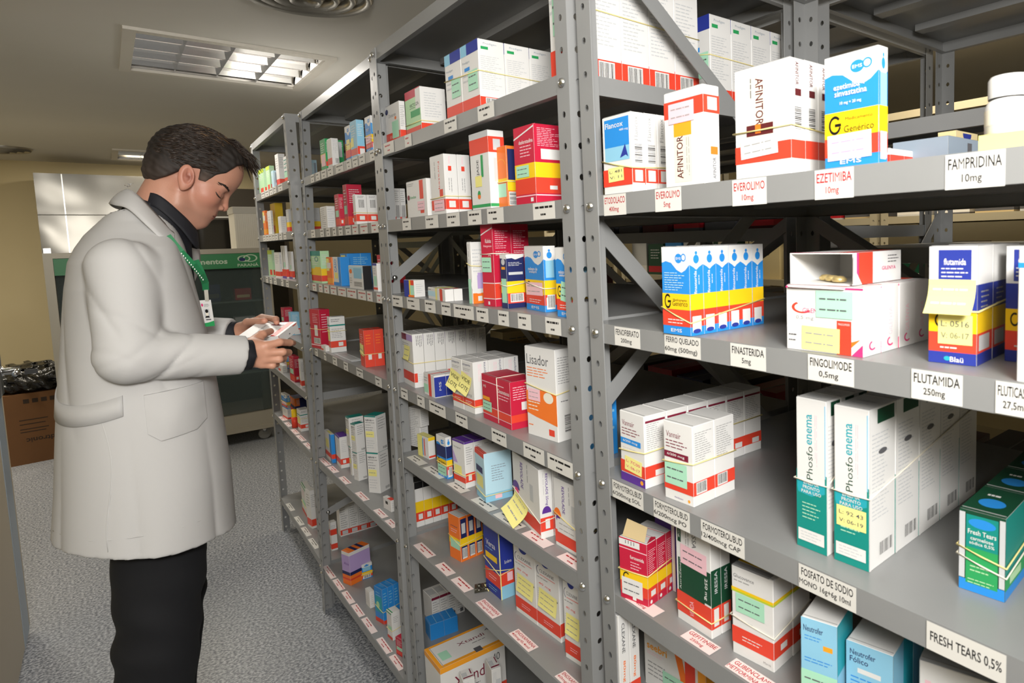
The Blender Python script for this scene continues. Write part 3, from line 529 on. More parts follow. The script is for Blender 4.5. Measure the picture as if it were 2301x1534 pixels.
def A_foraseq(F, S, T):
    F.R(.0, .08, 1, .25, 'red'); S.R(0, .08, 1, .25, 'red'); S.R(.25, .11, .75, .22, 'white'); F.X(.62, .66, .46, .14, 'Foraseq', 'red', -90, 0); F.R(.62, .28, .85, .42, 'red'); F.L(.3, .4, .4, .9, 1, 'grey', True); S.X(.4, .9, .12, .2, 'Foraseq', 'pink', -90); S.L(.25, .35, .6, .6, 2, 'grey', True); S.R(.3, .72, .55, .8, 'red')
def A_xiade(F, S, T):
    F.R(0, .72, 1, .92, 'red'); S.R(0, .72, 1, .92, 'red'); F.R(0, .92, 1, 1, 'lgrey'); F.R(0, .03, 1, .07, 'green'); S.R(0, .03, 1, .07, 'green'); F.X(.42, .5, .3, .14, 'EXJADE', 'dgrey', 90); F.R(.58, .42, .7, .7, 'green'); F.E(.42, .2, .08, .05, 'green'); F.E(.42, .17, .08, .03, 'orange'); S.R(.3, .75, .75, .89, 'lgrey'); F.R(.25, .3, .6, .44, 'pyel'); S.R(.3, .35, .6, .65, 'lgrey')
def A_orangeblue(F, S, T):
    F.R(0, 0, 1, 1, 'orange'); F.R(0, .42, 1, .48, 'yel'); F.R(.05, .18, .9, .4, 'mint'); F.ring(.5, .7, .4, .1, .1, 'amber', 0, 180, 8); S.R(0, 0, 1, 1, 'orange'); S.R(.1, .45, .9, .95, 'navy'); S.R(0, .28, 1, .45, 'yel'); S.B(.1, .04, .9, .26, True, 12)
def A_redyellow(F, S, T):
    for q in (F, S): q.R(0, 0, 1, 1, 'crim'); q.R(0, .33, 1, .52, 'yel'); q.R(0, .13, 1, .33, 'red')
    F.X(.6, .80, .7, .05, 'desloratadina', 'white'); F.L(.3, .6, .95, .76, 4, 'pink'); F.poly([(0, .86), (0, .84), (.5, .90), (1, .96), (1, .98), (.5, .92)], 'white'); S.L(.1, .72, .9, .96, 11, 'pink'); S.R(.2, .56, .85, .69, 'white'); S.R(.45, .18, .7, .23, 'white'); F.R(0, .10, 1, .115, 'pink'); S.R(0, .10, 1, .115, 'pink'); F.R(.75, .03, .88, .08, 'white')
def A_darkred(F, S, T):
    for q in (F, S, T): q.R(0, 0, 1, 1, 'dred')
def A_littleblue(F, S, T): F.R(0, 0, .5, 1, 'dblue'); F.R(.5, 0, .65, 1, 'yel'); F.R(.65, .6, .95, 1, 'red'); F.R(.6, .1, .95, .7, 'mint'); F.R(.4, 0, .95, .12, 'orange'); S.L(.15, .2, .8, .8, 5, 'lgrey')
def A_lyingpair(F, S, T): F.R(0, .25, .55, .7, 'pale'); F.R(.7, 0, .85, 1, 'red'); F.R(.45, 0, .55, 1, 'pyel'); T.R(.3, 0, .6, 1, 'pyel'); T.R(.75, .2, .9, .9, 'red'); F.L(.05, .75, .3, .9, 1, 'dgrey')
def A_tallpack(F, S, T): F.L(.3, .3, .5, .97, 1, 'dgrey', True); S.R(0, 0, 1, .17, 'orange'); S.R(.4, .04, .75, .12, 'white'); S.R(.45, .28, 1, .5, 'lilac'); S.E(.5, .3, .6, .14, 'white'); F.R(0, 0, .7, .4, 'mint'); S.R(.4, .24, 1, .46, 'lilac'); S.L(.1, .5, .9, .9, 7, 'lgrey')
def A_kaloba(F, S, T):
    for q in (F, S, T): q.R(0, 0, 1, 1, 'crim')
    F.X(.62, .80, .5, .05, 'Kaloba', 'white'); F.X(.55, .735, .7, .035, 'Pelargonium', 'pink'); F.poly([(0, .88), (0, .865), (.5, .91), (1, .95), (1, .965), (.5, .925)], 'white'); F.X(.7, .63, .25, .03, '20 mL', 'white'); F.R(0, .28, 1, .29, 'white'); S.R(0, .28, 1, .29, 'white'); F.R(0, .09, 1, .1, 'white'); S.R(0, .09, 1, .1, 'white'); F.L(.5, .16, .9, .22, 3, 'pink'); F.R(0, .1, 1, .28, 'red'); S.R(0, .1, 1, .28, 'red'); S.L(.12, .7, .88, .93, 9, 'pink'); S.L(.12, .62, .88, .68, 3, 'white'); F.R(.4, .02, .55, .06, 'white')
def A_openblue(F, S, T):
    for q in (F, S): q.R(0, 0, 1, .95, 'navy'); q.R(0, .28, 1, .5, 'yel')
    S.R(0, .09, 1, .28, 'red'); S.B(.15, .11, .9, .27); S.L(.1, .78, .9, .86, 3, 'white'); S.R(.1, .62, .9, .67, 'lgrey'); F.R(.1, .1, .9, .55, 'mint'); F.E(.5, .86, .3, .06, 'lgrey'); F.R(.2, .72, .8, .77, 'amber'); S.poly([(0, .92), (.3, .93), (.5, .90), (1, .95), (1, 1), (0, 1)], 'white'); F.poly([(0, .93), (1, .91), (1, 1), (0, 1)], 'white')
def A_bigwhite(F, S, T):
    F.R(.0, .86, .45, .98, 'wine'); F.R(.45, .86, 1, .98, 'lilac'); F.R(0, .10, 1, .27, 'red'); S.R(0, .10, .3, .27, 'red'); F.L(.05, .74, .7, .82, 2, 'grey'); S.L(.3, .72, .9, .97, 4, 'dgrey', True); S.L(.35, .12, .95, .26, 4, 'lgrey'); S.R(0, .72, .015, 1, 'grey'); S.R(.0, .0, .012, 1, 'lgrey'); T.L(.1, .1, .9, .9, 3, 'grey')
def A_novo(F, S, T): F.R(.45, 0, .7, 1, 'red'); F.R(0, .1, .4, .5, 'mint'); F.L(.05, .6, .4, .85, 2, 'grey'); S.R(0, .03, 1, .92, 'dblue'); S.X(.5, .5, .4, .2, 'MS', 'lgrey', 90); T.R(.5, 0, .62, 1, 'red')
def A_ciclo(F, S, T):
    F.X(.42, .92, .7, .06, 'ciclosporina', 'navy', 0, 0); F.L(.1, .8, .8, .86, 2, 'grey'); F.L(.1, .6, .7, .78, 4, 'pink'); F.R(0, .12, 1, .27, 'red'); S.R(0, .12, 1, .27, 'red'); S.X(.75, .8, .36, .2, 'ciclosporina', 'navy', 90, 0); S.L(.3, .5, .55, .95, 3, 'pink', True); F.L(.2, .16, .8, .23, 2, 'white'); F.L(.1, .3, .8, .36, 7, 'dgrey', True); T.L(.1, .1, .9, .7, 3, 'lgrey')
def A_redcube(F, S, T):
    for q in (F, S, T): q.R(0, 0, 1, 1, 'crim')
    F.X(.78, .74, .38, .09, 'Dexametasona', 'white'); F.L(.6, .55, .98, .68, 2, 'pink'); F.X(.1, .74, .1, .06, 'MS', 'white'); F.R(0, .14, 1, .30, 'red'); S.R(0, .14, 1, .30, 'red'); F.R(0, .12, 1, .135, 'pink'); F.R(0, .30, 1, .315, 'pink'); F.R(0, .84, .8, .86, 'pink'); S.L(.1, .6, .9, .9, 6, 'pink'); S.R(.4, .38, .95, .55, 'white'); F.R(.02, .44, .28, .52, 'amber')
def A_lisador(F, S, T):
    F.X(.42, .86, .72, .11, 'Lisador', 'dgrey', 0, 0); F.L(.06, .66, .85, .78, 4, 'orange'); F.poly([(0, .25), (.3, .22), (.6, .20), (1, .17), (1, .52), (.5, .53), (0, .5)], 'orange'); F.E(.74, .46, .16, .06, 'ivory'); F.L(.06, .28, .5, .44, 4, 'ivory'); F.R(.72, .05, .9, .12, 'red'); F.L(.05, .1, .3, .14, 1, 'orange')
    S.L(.1, .62, .9, .92, 11, 'grey'); S.B(.3, .08, .95, .30, True, 15); S.L(.2, .42, .8, .45, 1, 'dgrey')
def A_linestack(F, S, T): F.L(.1, .05, .9, .95, 10, 'grey'); S.L(.1, .1, .9, .9, 8, 'lgrey')
def A_yellowtop(F, S, T): F.R(0, .0, .45, 1, 'pyel'); F.R(.45, .1, .52, .9, 'blue'); F.R(.6, .1, .68, .9, 'red'); S.R(0, .06, 1, .15, 'red'); S.R(0, .85, 1, 1, 'yel'); T.R(0, 0, 1, 1, 'pyel')
def A_purplebox(F, S, T):
    T.R(0, 0, 1, 1, 'purple'); F.X(.4, .84, .6, .05, 'Vimpat', 'dgrey', 0, 0); F.R(0, .96, 1, 1, 'purple'); S.R(0, .96, 1, 1, 'purple'); F.R(0, .10, 1, .22, 'red'); S.R(0, .12, 1, .32, 'red'); S.R(.3, .15, .65, .29, 'white'); F.poly([(0, .8), (0, .5), (.4, .5)], 'lilac'); S.L(.15, .5, .85, .9, 8, 'grey'); F.R(.1, .24, .7, .45, 'pyel')
def A_lightblue(F, S, T):
    F.R(0, 0, 1, 1, 'pale'); S.R(0, 0, 1, 1, 'pale'); S.R(0, 0, 1, .17, 'sky'); F.R(0, 0, 1, .13, 'sky'); F.R(0, .9, 1, 1, 'red'); T.R(.0, 0, 1, .12, 'red'); F.R(.1, .55, .8, .68, 'navy'); F.R(.1, .25, .8, .5, 'pyel'); S.L(.25, .4, .8, .75, 7, 'steel'); S.R(.35, .04, .6, .13, 'pink')
def A_revol(F, S, T, c, c2):
    F.R(0, .05, 1, .24, 'red'); S.R(0, .10, 1, .30, 'red'); S.R(.38, .13, .72, .27, 'white'); F.X(.36, .72, .4, .1, 'REVOLADE', 'purple', -90); F.L(.55, .5, .62, .95, 1, 'grey', True); F.E(.12, .45, .14, .12, c, 16, 0, 180); F.R(.66, .45, .78, .7, 'lgrey'); F.E(.14, .42, .08, .05, c2, 10)
    S.X(.55, .70, .46, .24, 'REVOLADE 25mg' if c == 'purple' else 'REVOLADE 50mg', 'purple', -90); S.L(.3, .4, .36, .95, 1, 'grey', True); S.E(.5, .36, .35, .10, c, 16, 0, 180)
def A_revolade(F, S, T): A_revol(F, S, T, 'purple', 'hot')
def A_revolade2(F, S, T): A_revol(F, S, T, 'orange', 'purple')
def A_versarow(F, S, T): S.R(0, .32, 1, .56, 'yel'); S.R(0, .12, 1, .32, 'red'); S.R(.3, .16, .8, .28, 'white'); S.R(0, .85, 1, 1, 'black'); T.R(0, 0, 1, 1, 'black')
def A_orangerow(F, S, T):
    F.R(0, 0, 1, 1, 'orange'); F.R(0, .34, 1, .50, 'yel'); F.R(.1, .25, .95, .45, 'mint'); F.X(.5, .75, .6, .05, 'pramipexol', 'navy', 0, 0); F.L(.2, .6, .8, .7, 2, 'pink'); S.R(0, 0, 1, 1, 'orange'); S.R(.12, .06, .9, .95, 'navy'); S.R(0, .34, 1, .52, 'yel'); S.R(.25, .62, .75, .85, 'lgrey'); S.B(.2, .06, .85, .30)
def A_versa(F, S, T):
    F.R(0, 0, 1, 1, 'dblue'); S.R(0, 0, 1, 1, 'dblue'); F.R(0, .16, 1, .36, 'red'); S.R(0, .2, 1, .40, 'red'); S.R(0, 0, 1, .2, 'sky'); S.R(.5, .25, .9, .38, 'pink'); F.X(.45, .76, .62, .09, 'Versa', 'white', 0, .01); F.L(.1, .66, .9, .7, 1, 'sky'); F.R(.08, .52, .85, .61, 'yel'); F.L(.25, .22, .8, .3, 2, 'pink'); F.L(.2, .05, .8, .12, 2, 'sky'); S.X(.6, .55, .5, .05, 'Eurofarma', 'white', 0, 0); S.R(0, 0, .06, 1, 'pyel')
def A_clexane(F, S, T):
    F.R(0, .06, 1, .24, 'red'); S.R(0, .08, 1, .26, 'red'); F.E(.45, 1, .18, .06, 'dblue', 12, 180, 360); F.ring(.2, .86, .14, .07, .14, 'navy', 110, 250, 8); F.X(.5, .86, .62, .045, 'CLEXANE', 'dgrey', 0, 0); F.R(.2, .80, .85, .807, 'red'); F.L(.08, .74, .85, .78, 1, 'grey'); F.X(.4, .67, .52, .04, '40 mg', 'red', 0, 0); F.L(.08, .28, .75, .6, 10, 'lgrey'); F.X(.82, .55, .25, .03, '10', 'dgrey'); F.L(.3, .12, .75, .18, 2, 'pink')
def A_backwhite(F, S, T): S.L(.1, .1, .9, .85, 8, 'grey'); S.R(0, .9, 1, 1, 'wine'); S.R(.4, .05, .8, .2, 'dgrey'); T.R(.2, .1, .7, .9, 'lgrey')
def A_bluelump(F, S, T):
    for q in (F, S, T): q.R(0, 0, 1, 1, 'blue')
    T.R(.0, .48, 1, .52, 'sky')
def A_xtandi(F, S, T):
    T.R(0, 0, .08, 1, 'amber'); T.R(.9, 0, 1, 1, 'amber'); T.R(0, 0, 1, .05, 'amber'); F.R(0, .90, 1, 1, 'amber'); S.R(0, .90, 1, 1, 'amber'); T.X(.40, .62, .42, .13, 'Xtandi', 'wine', 90, 0); T.X(.28, .95, .15, .12, '40', 'dgrey', 90, 0); T.L(.55, .45, .62, .8, 1, 'dgrey', True); T.R(.4, .1, .75, .24, 'mint'); T.R(.8, .55, 1, .66, 'dgrey'); S.X(.45, .62, .5, .22, 'Xtandi', 'wine', 0, 0); S.L(.3, .35, .6, .45, 2, 'dgrey'); S.R(0, .10, 1, .2, 'red'); F.R(0, .10, 1, .2, 'red'); S.X(.85, .75, .12, .15, '40', 'dgrey', 0, 0)
def A_slimbox(F, S, T): T.R(.3, .1, .7, .5, 'lgrey'); T.R(.75, .1, .85, .95, 'wine'); T.R(.1, .8, .6, .9, 'wine'); S.L(.1, .1, .5, .95, 5, 'lgrey', True); S.R(.4, .72, .9, .82, 'lgrey')
def A_paleblue(F, S, T): gen_small(F, S, T, 'pale', 'pale', None, 'pale'); S.R(.6, .3, .9, .9, 'steel')
def A_greenyel(F, S, T): gen_small(F, S, T, 'green', 'green', None, 'green'); F.R(0, .25, 1, .52, 'yel'); S.R(0, .1, 1, .25, 'red'); F.R(.1, .12, .9, .5, 'pink'); S.R(.3, .3, .8, .9, 'mint')
def A_whitebar(F, S, T): F.R(0, .1, 1, .32, 'red'); S.R(0, .05, .5, .2, 'white'); S.B(.45, .1, .95, .32); S.L(.2, .45, .9, .95, 3, 'lgrey', True)
def A_greenback(F, S, T): gen_small(F, S, T, 'green', 'yel', None, 'green'); S.R(.0, .5, .7, .95, 'lgrey')
def A_lightbluered(F, S, T): gen_small(F, S, T, 'sky', 'red', None, 'sky'); S.R(0, .10, 1, .28, 'red'); S.R(.3, .02, .95, .22, 'white'); F.R(.0, .3, .45, .55, 'pyel')
def A_yelred(F, S, T): gen_small(F, S, T, 'lgrey', 'red', 'yel')
def A_crimson(F, S, T): gen_small(F, S, T, 'crim', 'red', None, 'crim'); F.R(.1, .3, .85, .5, 'mint'); S.R(.3, .1, .7, .2, 'white')
def A_barpair(F, S, T): F.R(0, .1, 1, .32, 'red'); S.R(0, .1, 1, .34, 'red'); S.R(.3, .15, .75, .28, 'white'); S.B(.25, .52, .8, .85); S.L(.2, .88, .8, .96, 2, 'dgrey')
def A_greenyelred(F, S, T): gen_small(F, S, T, 'lgreen', 'red', 'yel', 'teal'); F.R(0, .85, 1, 1, 'teal'); F.R(.4, .28, 1, .5, 'yel'); F.ring(.6, .75, .18, .08, .3, 'teal')
def A_orangepack(F, S, T): gen_small(F, S, T, 'orange', 'amber', None, 'lgrey'); F.R(0, .5, .5, .95, 'pyel'); F.R(.1, .6, .8, .8, 'white')
def A_bluewhite(F, S, T): F.X(.35, .7, .45, .3, 'CASO', 'blue', 90); F.R(.7, 0, 1, 1, 'blue'); F.R(0, 0, 1, .12, 'blue'); S.R(0, 0, 1, 1, 'blue'); F.R(.2, .25, .6, .45, 'pyel')
def A_bigblue(F, S, T):
    for q in (F, S, T): q.R(0, 0, 1, 1, 'blue')
    F.R(.1, .35, .75, .95, 'pyel'); F.L(.2, .4, .6, .9, 3, 'blue', True); S.L(.25, .65, .95, .9, 4, 'sky'); S.R(.55, 0, .57, 1, 'sky')
def A_blueblack(F, S, T): F.R(0, .7, 1, .97, 'pale'); F.R(.35, .45, .9, .9, 'sky'); F.B(.3, .1, .95, .32, True); F.E(.15, .75, .1, .1, 'orange'); S.R(0, 0, 1, 1, 'black'); F.L(.05, .2, .25, .5, 3, 'grey')
def A_whitegreen(F, S, T): F.R(.2, .2, .85, .55, 'mint'); F.R(0, .06, 1, .14, 'red'); F.R(0, .92, 1, 1, 'dblue'); F.L(.2, .6, .8, .85, 4, 'grey')
def A_crimson2(F, S, T):
    for q in (F, S, T): q.R(0, 0, 1, 1, 'crim')
    F.R(.42, .32, .75, .6, 'white'); F.B(.3, .12, .95, .27); F.L(.3, .65, .9, .9, 6, 'pink'); S.L(.2, .4, .9, .9, 8, 'pink'); F.R(0, .07, 1, .1, 'pink')
def A_tinywhite(F, S, T): F.R(0, .1, .5, .4, 'red'); S.L(.2, .2, .8, .8, 2, 'lgrey')
def A_whiteband(F, S, T):
    for q in (F, S): q.R(0, .14, 1, .32, 'red'); q.R(0, .74, 1, .78, 'teal'); q.L(.1, .4, .9, .68, 6, 'grey')
    S.R(.5, .17, .8, .28, 'white'); F.R(.1, .35, .9, .65, 'pyel'); T.R(.2, .2, .8, .8, 'lgrey'); S.L(.1, .85, .7, .95, 2, 'dgrey')
def A_orangered(F, S, T):
    for q in (F, S, T): q.R(0, 0, 1, 1, 'red')
    S.R(.35, .2, .7, .34, 'white'); F.L(.2, .6, .8, .9, 5, 'pink'); S.L(.2, .6, .8, .9, 4, 'orange'); F.R(.1, .3, .8, .6, 'note')
def A_whiteblue(F, S, T): F.R(.75, 0, 1, 1, 'blue'); F.R(0, .14, 1, .3, 'red'); S.R(0, 0, 1, 1, 'blue'); S.R(0, .14, 1, .3, 'red'); F.R(.15, .45, .6, .75, 'pyel'); T.R(.3, .2, .8, .8, 'pyel')
def A_purplewhite(F, S, T): T.R(0, 0, 1, 1, 'purple'); F.R(0, .12, 1, .3, 'red'); S.R(0, .12, 1, .3, 'red'); S.R(.25, .15, .6, .26, 'white'); F.R(0, .95, 1, 1, 'purple'); S.L(.2, .5, .8, .9, 7, 'lgrey'); F.L(.2, .5, .8, .9, 7, 'lgrey')
def A_insulin(F, S, T): F.L(.1, .45, .9, .92, 7, 'grey'); F.L(.1, .1, .9, .35, 4, 'lgrey'); T.R(0, 0, 1, 1, 'teal'); S.L(.2, .6, .9, .95, 5, 'grey'); F.R(0, .97, 1, 1, 'teal'); F.X(.4, .88, .5, .05, 'NPH R', 'dgrey'); S.B(.5, .04, .95, .12)
def A_tinyopen(F, S, T): F.R(.3, .5, .6, .75, 'black'); T.R(.5, 0, 1, 1, 'red'); S.L(.2, .3, .8, .8, 3, 'lgrey')
def A_backrow(F, S, T): S.R(0, .04, 1, .2, 'red'); S.R(.2, .05, .8, .17, 'lgrey'); S.L(.1, .25, .9, .95, 10, 'grey')
def A_slimred(F, S, T): gen_small(F, S, T, 'white', 'red'); S.R(0, .55, 1, .75, 'red'); F.R(0, .55, 1, .75, 'red')
def A_purpleorange(F, S, T):
    for q in (F, S): q.R(0, 0, 1, .38, 'orange'); q.R(0, .38, 1, .9, 'lilac'); q.R(0, .3, 1, .4, 'navy'); q.R(0, .15, 1, .2, 'red')
    T.R(0, 0, 1, 1, 'orange'); T.R(0, .3, 1, .45, 'navy'); T.R(0, .6, 1, .75, 'navy'); F.X(.6, .65, .6, .08, 'Alois', 'purple', 0, 0)
def A_plain(F, S, T): F.L(.2, .2, .8, .8, 5, 'lgrey'); S.L(.2, .2, .8, .8, 5, 'lgrey')
def A_deepblue(F, S, T):
    for q in (F, S, T): q.R(0, 0, 1, 1, 'blue'); q.L(.2, .5, .8, .9, 5, 'sky')
    F.R(0, .0, 1, .12, 'red'); S.R(0, 0, 1, .1, 'red'); F.R(.1, .3, .9, .75, 'aqua'); F.E(.4, .5, .2, .1, 'lgreen')
def A_whitegreen2(F, S, T): F.R(.2, .3, .9, .48, 'mint'); F.L(.2, .6, .8, .85, 4, 'pink'); S.L(.2, .6, .8, .85, 4, 'grey'); F.R(0, .93, 1, .97, 'green'); T.R(0, .1, 1, .2, 'green'); F.R(0, 0, 1, .1, 'red')
def A_limebox(F, S, T): gen_small(F, S, T, 'lgreen', 'lgreen', None, 'lime'); F.R(.3, .05, .8, .25, 'red'); S.R(.1, .05, .7, .25, 'red'); F.R(0, .85, 1, 1, 'lime')
def A_whitered(F, S, T): gen_small(F, S, T, 'white', 'red')
def A_tealwhite(F, S, T): gen_small(F, S, T, 'white', 'red', 'mint'); F.L(.1, .4, .9, .95, 4, 'teal')
def A_yellowstack(F, S, T):
    for q in (F, S, T): q.R(0, 0, 1, 1, 'yel')
    F.R(0, .45, 1, .47, 'amber'); F.L(.1, .5, .9, .95, 6, 'amber', True); F.R(.4, .1, .8, .3, 'red')
def A_stripebox(F, S, T): F.R(.3, .2, .42, 1, 'dgrey'); F.R(0, .05, 1, .28, 'red'); F.R(0, 0, 1, .07, 'purple'); S.R(0, .05, 1, .28, 'red'); F.R(.5, .35, .9, .5, 'mint'); F.R(.75, .4, .85, 1, 'lgrey')
def A_orangedark(F, S, T): gen_small(F, S, T, 'orange', 'red', 'navy', 'navy'); S.R(.4, 0, 1, 1, 'navy')
STK = {  # paper stickers and notes per style, put only on the front carton of a row: (face, a0,b0,a1,b1, colour, lines, kind, text colour, curl, tilt)
 'flancox': [('F', .2, .16, .72, .34, 'note', ['L: 481', 'V: 11'], 'sticky_note', 'dgrey', 0, 2)], 'afin1': [('F', .14, .66, .78, .87, 'pink', ['-', '-'], 'lot_sticker', 'grey', 0, 0)],
 'afin2': [('F', .12, .19, .78, .36, 'white', ['-', '-'], 'lot_sticker', 'grey', 0, 3)], 'generic1': [('F', .07, .07, .88, .30, 'white', ['-', '-'], 'lot_sticker', 'lilac', 0, 1)],
 'gilenya': [('F', .42, .53, .88, .93, 'mint', ['-', '-'], 'lot_sticker', 'dgrey', 0, 0), ('F', .23, .02, .72, .38, 'note', ['-', '-'], 'sticky_note', 'grey', 0, -1)],
 'flutamida': [('F', .02, .44, .98, .72, 'note', ['-', '-'], 'sticky_note', 'pink', .016, 0), ('F', .22, .17, .92, .42, 'note', ['L: 0516', 'V: 06-17'], 'sticky_note', 'dgrey', 0, 0)],
 'vannair1': [('F', .2, .16, .88, .36, 'note', ['L: 7C00', 'V: 06-17'], 'sticky_note', 'hot', 0, -4)], 'vannair2': [('F', .05, .20, .80, .49, 'mint', ['-', '-'], 'lot_sticker', 'dgrey', 0, 0)],
 'phos': [('F', .10, .24, .93, .37, 'note', ['L: 92 43', 'V: 06-19'], 'sticky_note', 'dgrey', 0, 0)], 'furo': [('F', .08, .08, .82, .36, 'white', ['-', '-'], 'lot_sticker', 'dgrey', 0, 0)],
 'iressa': [('F', .16, .56, .9, .74, 'pink', ['-', '-'], 'lot_sticker', 'dgrey', 0, 0)], 'gluco': [('F', .12, .50, .80, .71, 'mint', ['-', '-'], 'lot_sticker', 'dgrey', 0, 0)],
 'neutro': [('F', .02, .24, .98, .47, 'mint', ['-', '-'], 'lot_sticker', 'dgrey', 0, 0)], 'seebri': [('F', .32, .12, .66, .46, 'mint', ['-', '-'], 'lot_sticker', 'dgrey', 0, 0)],
 'prodigen': [('F', .4, .32, .92, .60, 'mint', ['-', '-'], 'lot_sticker', 'dgrey', 0, 0)], 'foraseq': [('F', .2, .06, .92, .24, 'pink', ['-', '-'], 'lot_sticker', 'grey', 0, 0)],
 'redstripe': [('F', .55, .18, .88, .42, 'pink', ['-', '-'], 'lot_sticker', 'grey', 0, 0)], 'redyellow': [('F', .1, .35, .72, .50, 'mint', ['-', '-'], 'lot_sticker', 'dgrey', 0, 0)],
 'kaloba': [('F', .05, .42, .82, .60, 'mint', ['-', '-'], 'lot_sticker', 'dgrey', 0, 0)], 'ema2': [('F', .05, .24, .92, .44, 'pink', ['-', '-'], 'lot_sticker', 'grey', 0, 1)], 'ema3': [('F', .3, .22, .95, .5, 'mint', ['-', '-'], 'lot_sticker', 'dgrey', 0, -8)],
 'ciclo': [('F', -.1, .38, .8, .74, 'note', ['VIDE', 'LOTE'], 'sticky_note', 'black', .012, -12)], 'bigwhite': [('F', .25, .5, .75, .76, 'note', ['-', '-'], 'sticky_note', 'grey', .006, 0)],
 'redcube': [('F', .02, .20, .34, .42, 'mint', ['-', '-'], 'lot_sticker', 'dgrey', 0, 0)], 'lisador': [('F', .08, .40, .48, .53, 'pink', ['-', '-'], 'lot_sticker', 'grey', 0, 0)],
 'emasmall': [('F', .05, .06, .95, .3, 'mint', ['-', '-'], 'lot_sticker', 'dgrey', 0, 0)], 'revolade': [('F', .05, .08, .55, .36, 'note', ['-', '-', '-'], 'sticky_note', 'grey', .03, -14)],
 'revolade2': [('F', .12, .22, .85, .42, 'white', ['-', '-'], 'lot_sticker', 'grey', 0, 0)], 'clexane': [('F', .15, .34, .9, .60, 'note', ['-', '-', '-'], 'sticky_note', 'grey', .004, -3)],
 'orangered': [('F', .05, .3, .8, .6, 'note', ['-'], 'sticky_note', 'grey', 0, -8)], 'insulin': [('F', .1, .42, .8, .58, 'note', ['-'], 'sticky_note', 'grey', 0, 0)],
 'emanote': [('F', .3, .3, .95, .6, 'note', ['-'], 'sticky_note', 'grey', 0, 0)],
}
A_ema3 = A_ema2
# rubber bands: heights (share of the carton height) at the far front, near and far side corners
BANDS = {'flancox': (.44, .31, .33), 'afin2': (.43, .43, .38), 'ema': (.31, .15, .32), 'flutamida': (.46, .46, .52), 'vannair1': (.44, .50, .55), 'vannair2': (.48, .54, .52), 'phos': (.46, .46, .72), 'fresh': (.55, .42, .62), 'furo': (.48, .50, .55),
         'iressa': (.17, .15, .15), 'gluco': (.44, .38, .48), 'victoza': (.27, .27, .27), 'prodigen': (.62, .56, .52), 'foraseq': (.28, .30, .30), 'orangeblue': (.43, .43, .43), 'lyingpair': None, 'tallpack': (.66, .62, .6), 'kaloba': (.64, .65, .62),
         'openblue': (.44, .42, .46), 'ema2': (.44, .36, .36), 'bigwhite': (.48, .46, .45), 'ciclo': (.2, .14, .16), 'lisador': (.58, .52, .55), 'purplebox': (.28, .28, .30), 'emasmall': (.35, .33, .33), 'lightblue': (.16, .14, .14), 'revolade': (.44, .24, .30),
         'revolade2': (.5, .36, .34), 'orangerow': (.52, .38, .42), 'versa': (.5, .38, .42), 'crimson2': (.5, .5, .5), 'orangered': (.4, .35, .35), 'deepblue': (.5, .35, .4), 'whitegreen2': (.35, .35, .4), 'barpair': (.4, .4, .38), 'clexback': None, 'whiteband': (.6, .6, .6)}
RUB = mat('rubber_band', '#e4d48f', .55); RUBW = mat('rubber_band_pale', '#e2dccb', .55)
def faces(mb, w, d, h):
    return (Face(mb, (0, w, 0), (0, -w, 0), (0, 0, h), (-1, 0, 0)), Face(mb, (0, 0, 0), (d, 0, 0), (0, 0, h), (0, -1, 0)), Face(mb, (0, w, h), (0, -w, 0), (d, 0, 0), (0, 0, 1)))
def carton_mesh(style, w, d, h):
    mb = MB(); base = pm('white'); e = min(.0009, w*.05, d*.05)
    # body with slightly broken vertical and top edges
    def ring(z, k): return [(k, k-0, z), (d-k, k, z), (d-k, w-k, z), (k, w-k, z)]
    def oct_(z, k): return [(k+e, k, z), (d-k-e, k, z), (d-k, k+e, z), (d-k, w-k-e, z), (d-k-e, w-k, z), (k+e, w-k, z), (k, w-k-e, z), (k, k+e, z)]
    vs = oct_(0, 0)+oct_(h-e, 0)+oct_(h, e); fs = [tuple(range(7, -1, -1)), tuple(range(16, 24))]
    for r_ in (0, 8):
        for k in range(8): fs.append((r_+k, r_+(k+1) % 8, r_+8+(k+1) % 8, r_+8+k))
    mb.add(vs, fs, base)
    F, S, T = faces(mb, w, d, h); T.P0 = T.P
    globals()['A_'+style](F, S, T)
    # tuck flap seam on the lid
    mb.box((d*.06, w*.02, h+.0004), (d*.065+.0004, w*.98, h+.0009), pm('grey'))
    return mb.mesh(style)
def open_carton(w, d, h):
    """carton lying on its side, its open end towards the aisle, blister packs inside"""
    t = .0012; mb = MB(); m = pm('white'); inn = pm('ivory')
    mb.box((0, 0, 0), (d, w, t), m); mb.box((0, 0, h-t), (d, w, h), m); mb.box((0, 0, t), (d, t, h-t), m); mb.box((0, w-t, t), (d, w, h-t), m); mb.box((d-t, t, t), (d, w-t, h-t), m)
    S = Face(mb, (0, 0, 0), (d, 0, 0), (0, 0, h), (0, -1, 0)); S.R(.06, 0, .14, 1, 'hot'); S.R(.10, 0, .38, 1, 'red'); S.poly([(0, 1), (0, 0), (.16, .0), (.02, .5)], 'white'); S.L(.7, .6, .95, .9, 3, 'dgrey'); S.X(.72, .45, .3, .12, 'GILENYA', 'hot', 0, 0)
    T = Face(mb, (0, w, h), (0, -w, 0), (d, 0, 0), (0, 0, 1)); T.R(0, 0, 1, .1, 'hot'); T.R(.7, 0, .9, 1, 'red')
    body = mb.mesh('openbox'); fl = MB()
    fl.add([(0, w*.02, t), (-.014, w*.04, -.004), (-.017, w*.9, -.003), (0, w*.98, t)], [(0, 1, 2, 3)], m); fl.add([(0, 0, .002), (-.012, -.006, .003), (-.011, -.006, h*.8), (0, 0, h*.9)], [(0, 1, 2, 3)], m)
    return body, fl.mesh('flap')
